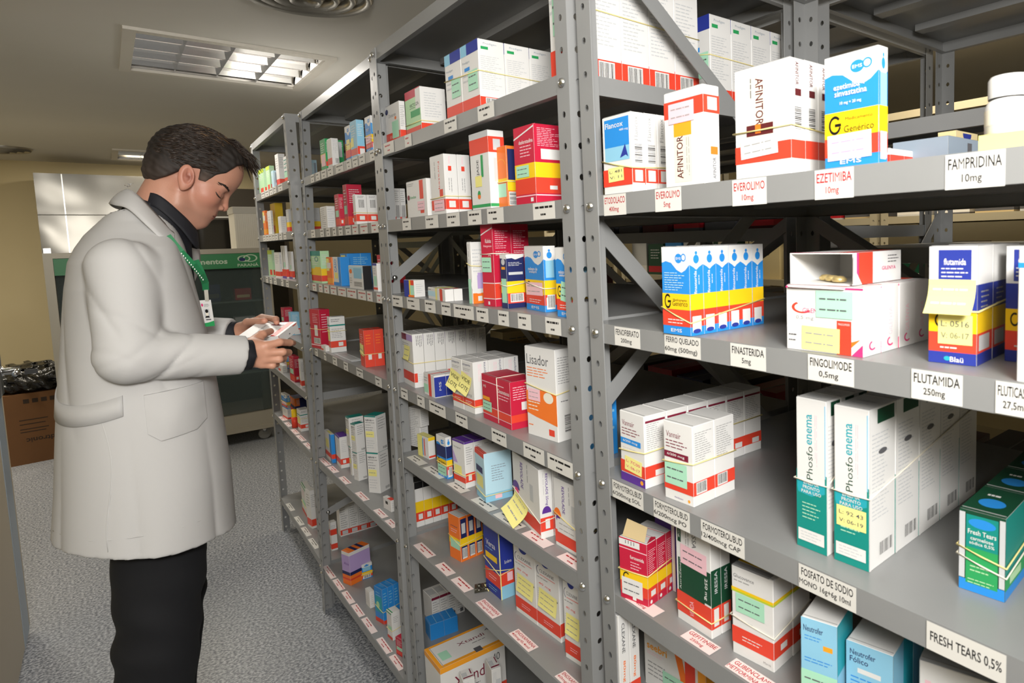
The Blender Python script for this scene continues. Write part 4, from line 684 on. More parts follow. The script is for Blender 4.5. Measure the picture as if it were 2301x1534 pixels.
def band(p, th, w, d, h, q, m, r=.0010, vertical=None):
    mb = MB(); g = r+.0006; c_, s_ = math.cos(R(th)), math.sin(R(th))
    if vertical is None:
        a, b, c = q; P = [(-g, w+g, a*h), (-g, w*.5, (a+b)/2*h-.0005), (-g, -g, b*h), (d*.5, -g, (b+c)/2*h), (d+g, -g, c*h), (d+g, w*.5, (a+c)/2*h), (d+g, w+g, (a+c)/2*h), (d*.5, w+g, a*h)]
    else:
        u = vertical*w; P = [(-g, u, .004), (-g, u, h*.5), (-g, u, h+g), (d*.5, u, h+g), (d+g, u, h+g), (d+g, u, h*.5), (d+g, u, .004)]
    P = [(x*c_-y*s_, x*s_+y*c_, z) for x, y, z in P]
    mb.tube(P, r, m, 6, closed=vertical is None); o = mb.build('rubber_band', None, True, p); return o
ROWS = [
(1,9,'flancox',0.012,0.7485,1.531,0,0.0728,0.0244,0.1162,3,1,'white carton with blue sailing picture','top shelf of nearest bay'),
(1,9,'afin1',0.006,0.5922,1.531,0,0.0765,0.0293,0.1243,1,1,'white carton with red top band and orange patch','top shelf of nearest bay'),
(1,9,'afin2',0.015,0.4607,1.531,0,0.0865,0.025,0.1297,3,1,'large white carton with sideways brown lettering','top shelf of nearest bay'),
(1,9,'generic1',0.012,0.3495,1.531,0,0.0643,0.0164,0.1151,1,1,'tall blue and yellow generic carton with handwritten label','top shelf of nearest bay'),
(1,9,'redrow',0.2091,0.45,1.531,0,0.06,0.0358,0.0415,5,1,'low red and white carton behind the blue one','top shelf of nearest bay'),
(1,9,'greybox',0.2679,0.4,1.531,0,0.08,0.1131,0.0558,1,1,'grey carton with sideways print','top shelf of nearest bay'),
(1,9,'creambox',0.4416,0.47,1.531,0,0.03,0.0778,0.0881,1,1,'small cream carton with blue arc behind grey carton','top shelf of nearest bay'),
(1,13,'ema',0.001,0.62,1.331,2.2,0.0539,0.0258,0.1191,6,1,'blue and yellow generic carton','second shelf of nearest bay'),
(1,13,'gilenya',0.015,0.369,1.331,2.3,0.0994,0.0388,0.074,4,1,'white and pink carton under the open box','second shelf of nearest bay'),
(1,13,'openbox',0.025,0.3871,1.406,2.3,0.0826,0.1067,0.0349,1,1,'open empty white and orange carton lying on its side','on the pink cartons'),
(1,13,'flutamida',0.044,0.264,1.331,6.2,0.0464,0.0471,0.1157,3,1,'blue, yellow and red carton with yellow notes','second shelf of nearest bay'),
(1,13,'flutamida2',0.09,0.2202,1.331,0,0.0363,0.0688,0.1142,1,1,'blue, yellow and red carton at the right edge','second shelf of nearest bay'),
(1,13,'whitebig',0.005,0.1734,1.331,0,0.0408,0.0572,0.1137,1,1,'plain white carton cut by the right picture edge','second shelf of nearest bay'),
(1,18,'vannair1',0.016,0.746,1.081,-0.4,0.0625,0.0445,0.1127,6,1,'white and red inhaler carton with purple foot','third shelf of nearest bay'),
(1,18,'vannair2',0.022,0.645,1.081,3.1,0.0598,0.0453,0.1164,2,1,'white and red inhaler carton with green sticker','third shelf of nearest bay'),
(1,18,'bluebox',0.062,0.913,1.081,0,0.06,0.0256,0.1281,1,1,'bright blue carton behind the front post','third shelf of nearest bay'),
(1,18,'phos',0.041,0.378,1.081,2.5,0.0454,0.0613,0.1855,5,1,'tall teal and white enema carton','third shelf of nearest bay'),
(1,18,'phos',0.038,0.432,1.081,1.3,0.044,0.03,0.1865,3,1,'tall teal and white enema carton in left column','third shelf of nearest bay'),
(1,18,'fresh',0.086,0.25,1.081,5,0.0461,0.0777,0.0882,3,1,'green and blue eye drop carton','third shelf of nearest bay'),
(1,22,'furo',0.025,0.76,0.881,11.9,0.0583,0.0242,0.103,3,1,'crimson and yellow carton','fourth shelf of nearest bay'),
(1,22,'purpleside',0.086,0.763,0.881,0,0.05,0.022,0.1158,1,1,'narrow purple and white carton behind the green one','fourth shelf of nearest bay'),
(1,22,'iressa',0.04,0.633,0.881,-1.4,0.0771,0.02,0.1654,2,1,'dark green, white and red carton standing upside down','fourth shelf of nearest bay'),
(1,22,'gluco',0.049,0.525,0.881,5.8,0.0698,0.0457,0.1274,2,1,'white carton with green line and red band','fourth shelf of nearest bay'),
(1,22,'neutro',0.028,0.412,0.881,15.3,0.0452,0.0575,0.125,1,1,'light blue carton with yellow dot, taller one','fourth shelf of nearest bay'),
(1,22,'neutro2',0.06,0.359,0.881,11.3,0.0565,0.0738,0.1,2,1,'light blue carton, shorter one','fourth shelf of nearest bay'),
(1,22,'pinkstripe',0.089,0.257,0.881,14.7,0.0788,0.1,0.105,1,1,'grey white carton with pale pink stripes','fourth shelf of nearest bay'),
(1,27,'seebri',0.139,0.752,0.631,5.7,0.1516,0.05,0.1,1,1,'white and orange carton with green sticker','fifth shelf of nearest bay'),
(1,27,'clexback',0.0133,0.828,0.631,0,0.02,0.0216,0.21,2,1,'white and red carton deep behind the post','fifth shelf of nearest bay'),
(2,5,'circle',0.02,1.7169,1.731,0,0.1093,0.0151,0.1012,1,1,'white carton with navy circle','top shelf of second bay'),
(2,5,'victoza',0.02,1.5718,1.731,0,0.1014,0.0628,0.1102,1,1,'white carton with red corner and green panel','top shelf of second bay'),
(2,5,'prodigen',0.02,1.2491,1.731,0,0.0845,0.0579,0.1426,3,2,'tall white carton with blue top','top shelf of second bay'),
(2,5,'prodigen',0.0215,0.945,1.731,0,0.0315,0.0642,0.235,5,1,'tall white carton with barcode beside the post','top shelf of second bay'),
(2,5,'prodigen',0.3805,0.95,1.731,0,0.06,0.0636,0.1829,4,1,'tall white carton with green mark at the back','top shelf of second bay'),
(2,9,'barsmall',0.12,2.0972,1.531,0,0.04,0.0171,0.1108,2,1,'small white carton with barcode by the left post','second shelf of second bay'),
(2,9,'redstripe',0.015,1.5525,1.531,0,0.1358,0.025,0.0907,1,1,'white carton with vertical red stripe','second shelf of second bay'),
(2,9,'foraseq',0.012,1.4339,1.531,0,0.0829,0.0309,0.1346,2,1,'white carton with sideways red lettering','second shelf of second bay'),
(2,9,'xiade',0.012,1.2096,1.531,0,0.0871,0.0349,0.1557,1,1,'tall white carton with red top and green foot','second shelf of second bay'),
(2,9,'orangeblue',0.03,1.1709,1.531,0,0.0479,0.0213,0.121,1,1,'slim orange and navy carton','second shelf of second bay'),
(2,9,'redyellow',0.012,1.0293,1.531,0,0.0747,0.0643,0.141,1,1,'crimson carton with yellow band','second shelf of second bay'),
(2,13,'darkred',0.2,2.3365,1.331,0,0.05,0.02,0.0563,1,1,'dark red carton in shadow by left post','third shelf of second bay'),
(2,13,'littleblue',0.005,1.646,1.331,7.1,0.0559,0.029,0.0429,1,1,'small blue and yellow carton with blank white side','third shelf of second bay'),
(2,13,'lyingpair',0.003,1.447,1.331,-5.4,0.1395,0.0204,0.0277,2,1,'low white carton wrapped with yellow band','third shelf of second bay'),
(2,13,'tallpack',0.02,1.335,1.331,3.2,0.0187,0.0296,0.1347,1,1,'tall white and orange pack held by rubber band','third shelf of second bay'),
(2,13,'kaloba',0.021,1.23,1.331,6.3,0.0447,0.0438,0.1695,2,1,'tall crimson carton','third shelf of second bay'),
(2,13,'openblue',0.02,1.1735,1.331,0,0.0266,0.0395,0.1079,1,1,'navy and yellow carton with torn open top','third shelf of second bay'),
(2,13,'ema2',0.031,1.048,1.331,-6.4,0.0895,0.0243,0.1232,1,1,'blue generic carton with pink sticker','third shelf of second bay'),
(2,13,'ema3',0.012,0.9218,1.331,0,0.0528,0.04,0.1204,1,1,'blue generic carton with green sticker beside the post','third shelf of second bay'),
(2,18,'bigwhite',0.02,1.73,1.081,-3.5,0.0993,0.029,0.1446,7,1,'large white carton of the long banded block','fourth shelf of second bay'),
(2,18,'novo',0.014,1.576,1.081,-0.8,0.0734,0.0297,0.056,2,1,'small white carton with navy side','fourth shelf of second bay'),
(2,18,'ciclo',0.019,1.355,1.081,1,0.0579,0.0377,0.1174,3,2,'white and red carton with yellow note','fourth shelf of second bay'),
(2,18,'redcube',0.018,1.181,1.081,-1.3,0.1361,0.0604,0.0988,1,1,'squat crimson carton tied with rubber band','fourth shelf of second bay'),
(2,18,'lisador',0.042,1.041,1.081,5.8,0.0987,0.0485,0.178,1,1,'tall white and orange carton with barcode','fourth shelf of second bay'),
(2,22,'linestack',0.064,1.84,0.881,17.1,0.0548,0.0284,0.0603,1,1,'white carton with fine print, lower of its stack','fifth shelf of second bay'),
(2,22,'linestack',0.064,1.8309,0.9423,17.1,0.0537,0.0287,0.0543,1,1,'white carton with fine print, upper of its stack','fifth shelf of second bay'),
(2,22,'yellowtop',0.042,1.72,0.881,5.2,0.0655,0.0194,0.0597,1,1,'small yellow and white carton','fifth shelf of second bay'),
(2,22,'emasmall',0.019,1.539,0.881,3.4,0.052,0.0151,0.1054,1,1,'blue and white carton with green sticker','fifth shelf of second bay'),
(2,22,'purplebox',0.027,1.447,0.881,4.9,0.0588,0.0246,0.1119,3,1,'white carton with purple lid','fifth shelf of second bay'),
(2,22,'lightblue',0.023,1.333,0.881,-7.4,0.0661,0.0627,0.1124,1,1,'pale blue carton with red corner','fifth shelf of second bay'),
(2,22,'revolade',0.022,1.088,0.881,-8,0.1495,0.0277,0.1391,2,1,'white carton with purple swirl and red foot','fifth shelf of second bay'),
(2,22,'revolade2',0.035,0.962,0.881,1.3,0.0902,0.03,0.1327,1,1,'white carton with orange swirl and red foot','fifth shelf of second bay'),
(2,27,'versarow',0.053,1.886,0.631,0,0.05,0.0251,0.136,5,1,'white, yellow and red carton in the dim back row','sixth shelf of second bay'),
(2,27,'orangerow',0.062,1.59,0.631,7,0.0563,0.022,0.121,3,1,'orange carton with navy side and yellow band','sixth shelf of second bay'),
(2,27,'versa',0.055,1.35,0.631,0,0.0789,0.0356,0.1607,1,1,'navy carton with red band and crossed yellow bands','sixth shelf of second bay'),
(2,27,'clexane',0.071,1.114,0.631,2.9,0.0889,0.03,0.1545,1,2,'tall white carton with red foot and yellow notes','sixth shelf of second bay'),
(2,27,'clexane',0.061,1.015,0.631,6.1,0.0568,0.02,0.1607,1,1,'tall white carton with red foot behind the post','sixth shelf of second bay'),
(2,36,'backwhite',0.161,2.112,0.181,0,0.08,0.0282,0.0901,4,1,'dim white carton at the back','bottom shelf of second bay'),
(2,36,'bluelump',0.12,2.024,0.181,-5.7,0.0592,0.0444,0.0532,2,1,'blue carton behind the long orange trimmed box','bottom shelf of second bay'),
(2,36,'xtandi',0.009,1.646,0.181,-0.5,0.1164,0.1869,0.15,1,1,'long white box with orange trimmed lid','bottom shelf of second bay'),
(2,36,'slimbox',0.035,1.559,0.181,-10.1,0.0453,0.0305,0.15,1,1,'slim white carton standing left of the other slim one','bottom shelf of second bay'),
(2,36,'slimbox',0.099,1.526,0.181,-9.1,0.0575,0.0258,0.165,1,1,'slim white carton standing right of the other slim one','bottom shelf of second bay'),
(3,5,'paleblue',0.15,3.2708,1.731,0,0.04,0.0289,0.1271,1,1,'pale blue carton half hidden by the left post','top shelf of third bay'),
(3,5,'greenyel',0.02,2.4554,1.731,0,0.0661,0.02,0.1034,1,1,'slim green and yellow carton','top shelf of third bay'),
(3,5,'whitebar',0.02,2.3753,1.731,0,0.0568,0.0218,0.0943,1,1,'slim white carton with red foot and barcode','top shelf of third bay'),
(3,5,'greenback',0.1,2.5998,1.731,0,0.03,0.0166,0.1226,1,1,'green carton standing behind the white one','top shelf of third bay'),
(3,5,'emanote',0.02,2.1591,1.731,0,0.0534,0.012,0.1047,1,1,'blue carton with yellow note, left of pale blue one','top shelf of third bay'),
(3,5,'lightbluered',0.015,2.0716,1.731,0,0.0642,0.0212,0.1075,1,1,'pale blue and red carton','top shelf of third bay'),
(3,5,'ema2',0.015,1.936,1.731,0,0.0533,0.0179,0.0984,1,1,'blue and yellow generic carton by the right post','top shelf of third bay'),
(3,9,'yelred',0.12,3.1554,1.531,0,0.04,0.0298,0.1061,1,1,'grey, yellow and red carton behind the left post','second shelf of third bay'),
(3,9,'linestack',0.03,2.5372,1.531,0,0.0939,0.0276,0.0786,1,1,'stacked looking white carton with yellow label','second shelf of third bay'),
(3,9,'crimson',0.02,2.3366,1.531,0,0.0491,0.015,0.1068,1,1,'shorter crimson carton','second shelf of third bay'),
(3,9,'crimson',0.05,2.3518,1.531,0,0.0426,0.0479,0.1411,1,1,'taller crimson carton','second shelf of third bay'),
(3,9,'barpair',0.012,2.1221,1.531,0,0.028,0.0331,0.0905,2,1,'white carton with barcode and red foot','second shelf of third bay'),
(3,13,'greenyelred',0.02,2.6339,1.331,0,0.1488,0.03,0.1196,1,1,'green carton with yellow and red bands','third shelf of third bay'),
(3,13,'orangepack',0.02,2.4803,1.331,0,0.0719,0.03,0.0973,1,1,'slim orange pack with rubber band','third shelf of third bay'),
(3,13,'bluewhite',0.02,2.3731,1.331,0,0.0955,0.03,0.0978,1,1,'white and blue carton with sideways letters','third shelf of third bay'),
(3,13,'bigblue',0.05,2.4021,1.331,0,0.083,0.0786,0.1087,1,1,'large plain blue carton','third shelf of third bay'),
(3,13,'blueblack',0.012,2.0961,1.331,0,0.1521,0.0258,0.0721,1,1,'white and blue carton with black side','third shelf of third bay'),
(3,13,'whitegreen',0.012,1.9598,1.331,0,0.0411,0.03,0.0818,1,1,'slim white carton with green sticker by right post','third shelf of third bay'),
(3,13,'crimson',0.03,1.9699,1.331,0,0.0407,0.03,0.1055,1,1,'crimson carton hidden by right post','third shelf of third bay'),
(3,18,'crimson2',0.013,2.687,1.081,10.6,0.0817,0.0383,0.1484,1,1,'crimson carton with white label and barcode','fourth shelf of third bay'),
(3,18,'tinywhite',0.008,2.604,1.081,1,0.0574,0.0149,0.0199,1,1,'tiny white carton at the foot of crimson carton','fourth shelf of third bay'),
(3,18,'whiteband',0.015,2.553,1.081,-2.9,0.0389,0.0516,0.1303,1,1,'white carton with red band and green tape','fourth shelf of third bay'),
(3,18,'orangered',0.016,2.149,1.081,-3.8,0.0613,0.0291,0.118,2,1,'orange red carton with rubber band','fourth shelf of third bay'),
(3,27,'whiteblue',0.023,2.697,0.631,-1.1,0.1033,0.0136,0.1125,1,1,'white carton with blue side and red band','fifth shelf of third bay'),
(3,27,'purplewhite',0.031,2.605,0.631,-2.9,0.0786,0.0305,0.1202,1,1,'white and red carton with purple lid','fifth shelf of third bay'),
(3,27,'insulin',0.041,2.417,0.631,12.7,0.033,0.033,0.1025,1,1,'white carton with green lid, lower middle of the stack','fifth shelf of third bay'),
(3,27,'insulin',0.06,2.241,0.631,33,0.0471,0.0496,0.1397,1,1,'white carton with fine print, lower right of the stack','fifth shelf of third bay'),
(3,27,'insulin',0.04,2.491,0.631,0,0.0262,0.0111,0.1067,1,1,'slim white carton, lower left of the stack','fifth shelf of third bay'),
(3,27,'insulin',0.06,2.241,0.7717,33,0.0471,0.0496,0.125,1,1,'white carton with fine print, upper right of the stack','fifth shelf of third bay'),
(3,27,'insulin',0.041,2.417,0.7345,12.7,0.033,0.033,0.1025,1,1,'white carton with green sticker, upper middle of the stack','fifth shelf of third bay'),
(3,27,'insulin',0.04,2.491,0.7387,0,0.045,0.05,0.1067,1,1,'white carton with green lid, upper left of the stack','fifth shelf of third bay'),
(3,27,'tinyopen',0.035,2.054,0.631,6,0.057,0.0144,0.0374,1,1,'small white carton with open flap by the right post','fifth shelf of third bay'),
(3,36,'backrow',0.114,3.057,0.181,0,0.05,0.039,0.1413,4,1,'dim white and red carton in the back row','bottom shelf of third bay'),
(3,36,'slimred',0.049,2.938,0.181,0,0.03,0.0241,0.1234,1,1,'narrow white and red carton by the back row','bottom shelf of third bay'),
(3,36,'purpleorange',0.028,2.578,0.181,18.1,0.0492,0.0855,0.1285,1,1,'lilac and orange carton with dark lid','bottom shelf of third bay'),
(3,36,'ema2',0.07,2.5925,0.181,0,0.0819,0.0406,0.06,1,1,'blue and yellow generic carton','bottom shelf of third bay'),
(3,36,'plain',0.034,2.363,0.181,2.5,0.0436,0.0178,0.0597,1,1,'little plain white carton','bottom shelf of third bay'),
(3,36,'deepblue',0.038,2.226,0.181,12.2,0.0519,0.0199,0.1232,3,1,'deep blue carton with rubber band','bottom shelf of third bay'),
(3,36,'whitegreen2',0.03,2.112,0.181,5.9,0.0386,0.0291,0.0939,1,1,'white carton with green sticker and yellow band','bottom shelf of third bay'),
(3,36,'crimson',0.025,1.996,0.181,12.1,0.042,0.0262,0.0568,1,1,'small crimson carton beside the post','bottom shelf of third bay'),
(4,5,'limebox',0.03,3.6366,1.731,0,0.1412,0.0129,0.1194,1,1,'pale green and red carton by the far post','top shelf of farthest bay'),
(4,5,'limebox',0.02,3.4342,1.731,0,0.0852,0.0194,0.111,1,1,'yellow green carton with red square','top shelf of farthest bay'),
(4,5,'paleblue',0.01,3.2944,1.731,0,0.0498,0.0102,0.0751,1,1,'small pale blue and yellow carton','top shelf of farthest bay'),
(4,5,'whitered',0.02,3.2268,1.731,0,0.0667,0.0252,0.1411,1,1,'tall white carton with red foot','top shelf of farthest bay'),
(4,5,'tealwhite',0.02,3.0571,1.731,0,0.0695,0.0243,0.1126,1,1,'teal and white carton behind the near post','top shelf of farthest bay'),
(4,9,'orangepack',0.02,3.6177,1.531,0,0.0686,0.0111,0.1168,1,1,'slim orange and yellow carton','second shelf of farthest bay'),
(4,9,'plain',0.02,3.487,1.531,0,0.0862,0.009,0.1102,1,1,'pale grey carton','second shelf of farthest bay'),
(4,9,'yellowstack',0.06,3.6132,1.531,0,0.1097,0.0339,0.1531,1,1,'bright yellow carton','second shelf of farthest bay'),
(4,9,'plain',0.015,3.2494,1.531,0,0.0572,0.0221,0.0732,1,1,'white carton before the bright yellow one','second shelf of farthest bay'),
(4,9,'yelred',0.03,3.1578,1.531,0,0.0534,0.0202,0.0995,1,1,'white, yellow and red carton by the near post','second shelf of farthest bay'),
(4,13,'limebox',0.03,3.597,1.331,0,0.1113,0.0111,0.1266,1,1,'white and green carton with red foot, leftmost','third shelf of farthest bay'),
(4,13,'whitered',0.02,3.3748,1.331,0,0.1111,0.0106,0.1159,1,1,'white and red carton with navy lid','third shelf of farthest bay'),
(4,13,'stripebox',0.02,3.2419,1.331,0,0.0844,0.0103,0.1449,1,1,'tall striped carton with purple foot','third shelf of farthest bay'),
(4,13,'stripebox',0.03,3.178,1.331,0,0.0623,0.0102,0.1191,1,1,'striped carton behind the near post','third shelf of farthest bay'),
(4,18,'crimson',0.06,3.6011,1.081,0,0.0629,0.0383,0.0936,1,1,'crimson and yellow carton above the held box','fourth shelf of farthest bay'),
(4,18,'lightbluered',0.02,3.2255,1.081,0,0.0452,0.033,0.1014,1,1,'pale blue carton above the held box','fourth shelf of farthest bay'),
(4,22,'ema2',0.05,3.5616,0.881,0,0.0616,0.019,0.0685,1,1,'slim blue carton leaning by the crimson ones','fifth shelf of farthest bay'),
(4,22,'crimson',0.005,3.166,0.881,1.4,0.0801,0.0222,0.1121,1,1,'crimson carton with rubber band','fifth shelf of farthest bay'),
(4,22,'whitered',0.002,3.02,0.881,-1.6,0.0358,0.0185,0.119,1,1,'white, yellow and red carton by the near post','fifth shelf of farthest bay'),
(4,22,'tinywhite',0.011,3.453,0.881,0.6,0.0948,0.0205,0.034,1,1,'low white and red carton below the hands','fifth shelf of farthest bay'),
(4,27,'whitered',0.033,3.547,0.631,3.9,0.0883,0.016,0.0531,1,1,'low white carton under the blue one','sixth shelf of farthest bay'),
(4,27,'ema2',0.033,3.547,0.6851,3.9,0.0883,0.016,0.07,1,1,'small blue carton resting on the low white one','sixth shelf of farthest bay'),
(4,27,'orangedark',0.09,3.679,0.631,0,0.1035,0.0564,0.0725,1,1,'orange and navy carton behind the bottle','sixth shelf of farthest bay'),
(4,27,'whiteband',0.034,3.274,0.631,1,0.0601,0.0376,0.0992,1,1,'white and red carton with yellow note','sixth shelf of farthest bay'),
(4,36,'whitegreen2',0.052,3.397,0.181,-3.4,0.1309,0.028,0.138,1,1,'broad white carton with green stripe','bottom shelf of farthest bay'),
(4,36,'whitered',0.041,3.241,0.181,7.5,0.0542,0.0263,0.1791,1,1,'tall white carton with red edge and yellow note','bottom shelf of farthest bay'),
]
ORD = {1: 'front', 2: 'second', 3: 'third', 4: 'fourth', 5: 'fifth', 6: 'sixth', 7: 'seventh'}
def ordword(i, n):
    if n == 2: return ['front one', 'rear one'][i]
    if i == 0: return 'front one'
    if i == n-1: return 'rearmost one'
    return ORD[i+1]+' from front'
_seen = set()
CARTONS = []
def short(s, n=16): return ' '.join(s.split()[:n])
for ri, (bay, k, style, x, y, z, th, w, d, h, n, mcol, desc, loc) in enumerate(ROWS):
    rnd = random.Random(ri)
    parts = None
    if style == 'openbox': me, flap = open_carton(w, d, h)
    else: me = carton_mesh(style, w-.0008, d-.0006, h)
    c_, s_ = math.cos(R(th)), math.sin(R(th)); first = None
    for j in range(mcol):
        for i in range(n):
            jit = rnd.uniform(0, .0015) if n > 1 and i else 0; dx = i*d; dy = j*w-jit*.6
            px = x+dx*c_-dy*s_; py = y+dx*s_+dy*c_
            o = bpy.data.objects.new('medicine_carton', me); COL.objects.link(o); o.location = (px, py, z+.0004); o.rotation_euler.z = R(th)
            lab_ = desc
            if n > 1: lab_ += ', '+ordword(i, n)
            if mcol > 1: lab_ += [' right column', ' left column'][j]
            lab_ += ', '+loc; lab_ = lab_.replace(',,', ',')
            for a_, b_ in ((' from front', ''), (' of ', ' '), (' one,', ',')):
                if len(lab_.split()) > 16: lab_ = lab_.replace(a_, b_)
            tag(o, lab_, 'medicine carton')
            if n*mcol > 1: o['group'] = 'row of '+desc.split(' with')[0]+'s on the '+loc
            else: o['group'] = 'cartons on the '+loc if not loc.startswith('on') else 'cartons on the second shelf of nearest bay'
            CARTONS.append(o)
            if style == 'openbox':
                f = bpy.data.objects.new('flap', flap); COL.objects.link(f); f.parent = o
                bl = MB(); g_ = mat('blister_foil', '#c8b27a', .3, .6)
                for q in range(3): bl.lathe([(0, 0), (.008, .001), (.009, .004), (.005, .007), (0, .0075)], (.012+.01*q, w*(.3+.18*q), .0016), g_, 10)
                bl.build('blister_pack', o, True)
            if i == 0 and style in STK and (style != 'phos' or desc == 'tall teal and white enema carton'):
                for (f, a0, b0, a1, b1, c, ls, nm, tc, cu, ti) in STK[style]:
                    fr = ((0, w, 0), (0, -w, 0), (0, 0, h), (-1, 0, 0)); sticker(o, fr, a0, b0, a1, b1, c, ls, nm, tc, cu, ti)
    if BANDS.get(style):
        wm = RUBW if style in ('kaloba', 'openblue', 'revolade', 'gluco', 'phos', 'ema2') else RUB
        o = band((x, y, z), th, w*mcol, d*n, h, BANDS[style], wm)
        lab_ = 'band around '+desc+', '+loc
        if len(lab_.split()) > 16: lab_ = lab_.replace(' of ', ' ')
        tag(o, lab_, 'rubber band', 'rubber bands around cartons')
    if style == 'redcube':
        o = band((x, y, z), th, w, d, h, None, RUBW, vertical=.42); tag(o, 'pale rubber band stretched upright over the squat crimson carton', 'rubber band', 'rubber bands around cartons')
    if style == 'versa':
        o = band((x, y, z), th, w, d, h, (.30, .46, .40), RUB); tag(o, 'second yellow rubber band crossing on the navy carton', 'rubber band', 'rubber bands around cartons')
    if style == 'fresh':
        o = band((x, y, z), th, w, d*n, h, (.44, .30, .5), RUBW); tag(o, 'lower rubber band around the green and blue eye drop cartons', 'rubber band', 'rubber bands around cartons')
    if style == 'furo':       # opened lid flaps of the front carton
        f = MB(); f.add([(.002, w*.10, h), (.012, w*.12, h+.022), (.013, w*.86, h+.026), (.002, w*.9, h)], [(0, 1, 2, 3)], pm('kraft')); f.add([(.001, .001, h), (.006, -.004, h+.012), (.02, -.002, h+.006), (d, .001, h)], [(0, 1, 2, 3)], pm('crim'))
        fo = f.build('flap', CARTONS[-n*mcol])
# white pill bottle and yellow pad at the right edge
t = empty('pill_bottle', (.055, .242, 1.5475)); mb = MB(); mb.lathe([(0, 0), (.019, 0), (.021, .002), (.021, .026), (.0185, .031), (.015, .033)], (0, 0, 0), pm('white'), 28); mb.lathe([(.0212, .009), (.0213, .011), (.0213, .022), (.0212, .023)], (0, 0, 0), pm('ivory'), 28); mb.build('bottle_body', t, True)
mb = MB(); mb.lathe([(.0185, .0335), (.0185, .05), (.0165, .053), (0, .053)], (0, 0, 0), pm('white'), 28); mb.build('cap', t, True); tag(t, 'white plastic pill bottle with screw cap at the right edge, on yellow pad', 'bottle')
mb = MB(); mb.box((.025, .175, 1.5316), (.085, .257, 1.547), pm('pyel')); tag(mb.build('note_pad'), 'pale yellow block under the white pill bottle', 'note pad')
# blister strip on the sixth shelf of the second unit
t = empty('blister_strip', (.03, 1.44, .6325), R(-25)); mb = MB(); mb.box((0, -.02, 0), (.085, .02, .0012), mat('foil_dark', '#58564e', .3, .7))
for i in range(5):
    for j in range(2): mb.lathe([(.006, 0), (.0055, .003), (.003, .0045), (0, .005)], (.01+.016*i, -.01+.02*j, .001), mat('foil_dark', '#58564e', .3, .7), 8)
mb.build('foil', t, True); tag(t, 'dark foil blister strip lying flat beside the navy carton', 'blister strip')
mb = MB(); mb.tube([(.05, 1.405, .6335), (.052, 1.43, .638), (.058, 1.445, .6335)], .0012, RUB, 6); mb.tube([(.06, 1.40, .6335), (.064, 1.42, .638), (.068, 1.435, .6335)], .0012, RUB, 6); tag(mb.build('rubber_band', None, True), 'yellow rubber band around the dark blister strip', 'rubber band', 'rubber bands around cartons')
# flat leaflet on the middle shelf of the third unit
mb = MB(); mb.box((.015, 2.30, 1.0814), (.05, 2.52, 1.0828), pm('lgrey')); mb.box((.02, 2.33, 1.083), (.045, 2.49, 1.0834), pm('grey')); tag(mb.build('blister_card'), 'thin grey blister card lying flat on middle shelf of third bay', 'blister card')
# small bottle with red cap band, farthest unit
t = empty('spray_bottle', (.03, 3.38, .6315)); mb = MB(); mb.lathe([(0, 0), (.013, 0), (.013, .05), (0, .05)], (0, 0, 0), pm('red'), 14); mb.build('bottle_body', t, True); mb = MB(); mb.lathe([(.011, .05), (.011, .085), (0, .087)], (0, 0, 0), pm('yel'), 14); mb.build('cap', t, True); tag(t, 'small red spray bottle with yellow cap on the farthest unit', 'bottle')
# ------------------------------------------------------------------ the man: smooth implicit surfaces turned into meshes
def nets(fn, lo, hi, h):
    lo = np.array(lo, float); hi = np.array(hi, float); n = np.ceil((hi-lo)/h).astype(int)+1
    ax = [lo[i]+h*np.arange(n[i]) for i in range(3)]
    X, Y, Z = np.meshgrid(*ax, indexing='ij'); D = fn(X, Y, Z); S = D < 0
    m = n-1; cnt = np.zeros(m); acc = np.zeros(tuple(m)+(3,))
    sl = lambda a, b, c: (slice(a, m[0]+a), slice(b, m[1]+b), slice(c, m[2]+c))
    C8 = [(a, b, c) for a in (0, 1) for b in (0, 1) for c in (0, 1)]
    for p in C8:
        for i in range(3):
            if p[i]: continue
            q = list(p); q[i] = 1; A = D[sl(*p)]; B = D[sl(*q)]; cr = (A < 0) != (B < 0)
            t = np.where(cr, A/np.where(cr, A-B, 1), 0)
            for k in range(3): acc[..., k] += np.where(cr, p[k]+(t if k == i else 0), 0)
            cnt += cr
    ok = cnt > 0; idx = -np.ones(m, int); idx[ok] = np.arange(ok.sum())
    pos = np.argwhere(ok); V = lo+h*(pos+acc[ok]/cnt[ok][:, None]); Fs = []
    for i in range(3):
        j, k = (i+1) % 3, (i+2) % 3
        a = [slice(0, m[0]), slice(0, m[1]), slice(0, m[2])]; b = list(a); a[i] = slice(0, m[i]); b[i] = slice(1, m[i]+1)
        a[j] = slice(1, m[j]); b[j] = slice(1, m[j]); a[k] = slice(1, m[k]); b[k] = slice(1, m[k])
        cr = S[tuple(a)] != S[tuple(b)]; e = np.argwhere(cr); e[:, j] += 1; e[:, k] += 1; neg = S[tuple(e.T)]
        def cell(dj, dk):
            c = e.copy(); c[:, j] -= dj; c[:, k] -= dk; return idx[tuple(c.T)]
        q = np.stack([cell(1, 1), cell(0, 1), cell(0, 0), cell(1, 0)], 1); q[~neg] = q[~neg][:, ::-1]; Fs.append(q)
    return V, np.concatenate(Fs)
def smin(a, b, k): h = np.clip(.5+.5*(b-a)/k, 0, 1); return b*(1-h)+a*h-k*h*(1-h)
def smax(a, b, k): return -smin(-a, -b, k)
def ell(X, Y, Z, c, r):
    x, y, z = (X-c[0])/r[0], (Y-c[1])/r[1], (Z-c[2])/r[2]; k = np.sqrt(x*x+y*y+z*z)+1e-9
    g = np.sqrt((x/r[0])**2+(y/r[1])**2+(z/r[2])**2)+1e-9; return k*(k-1)/g
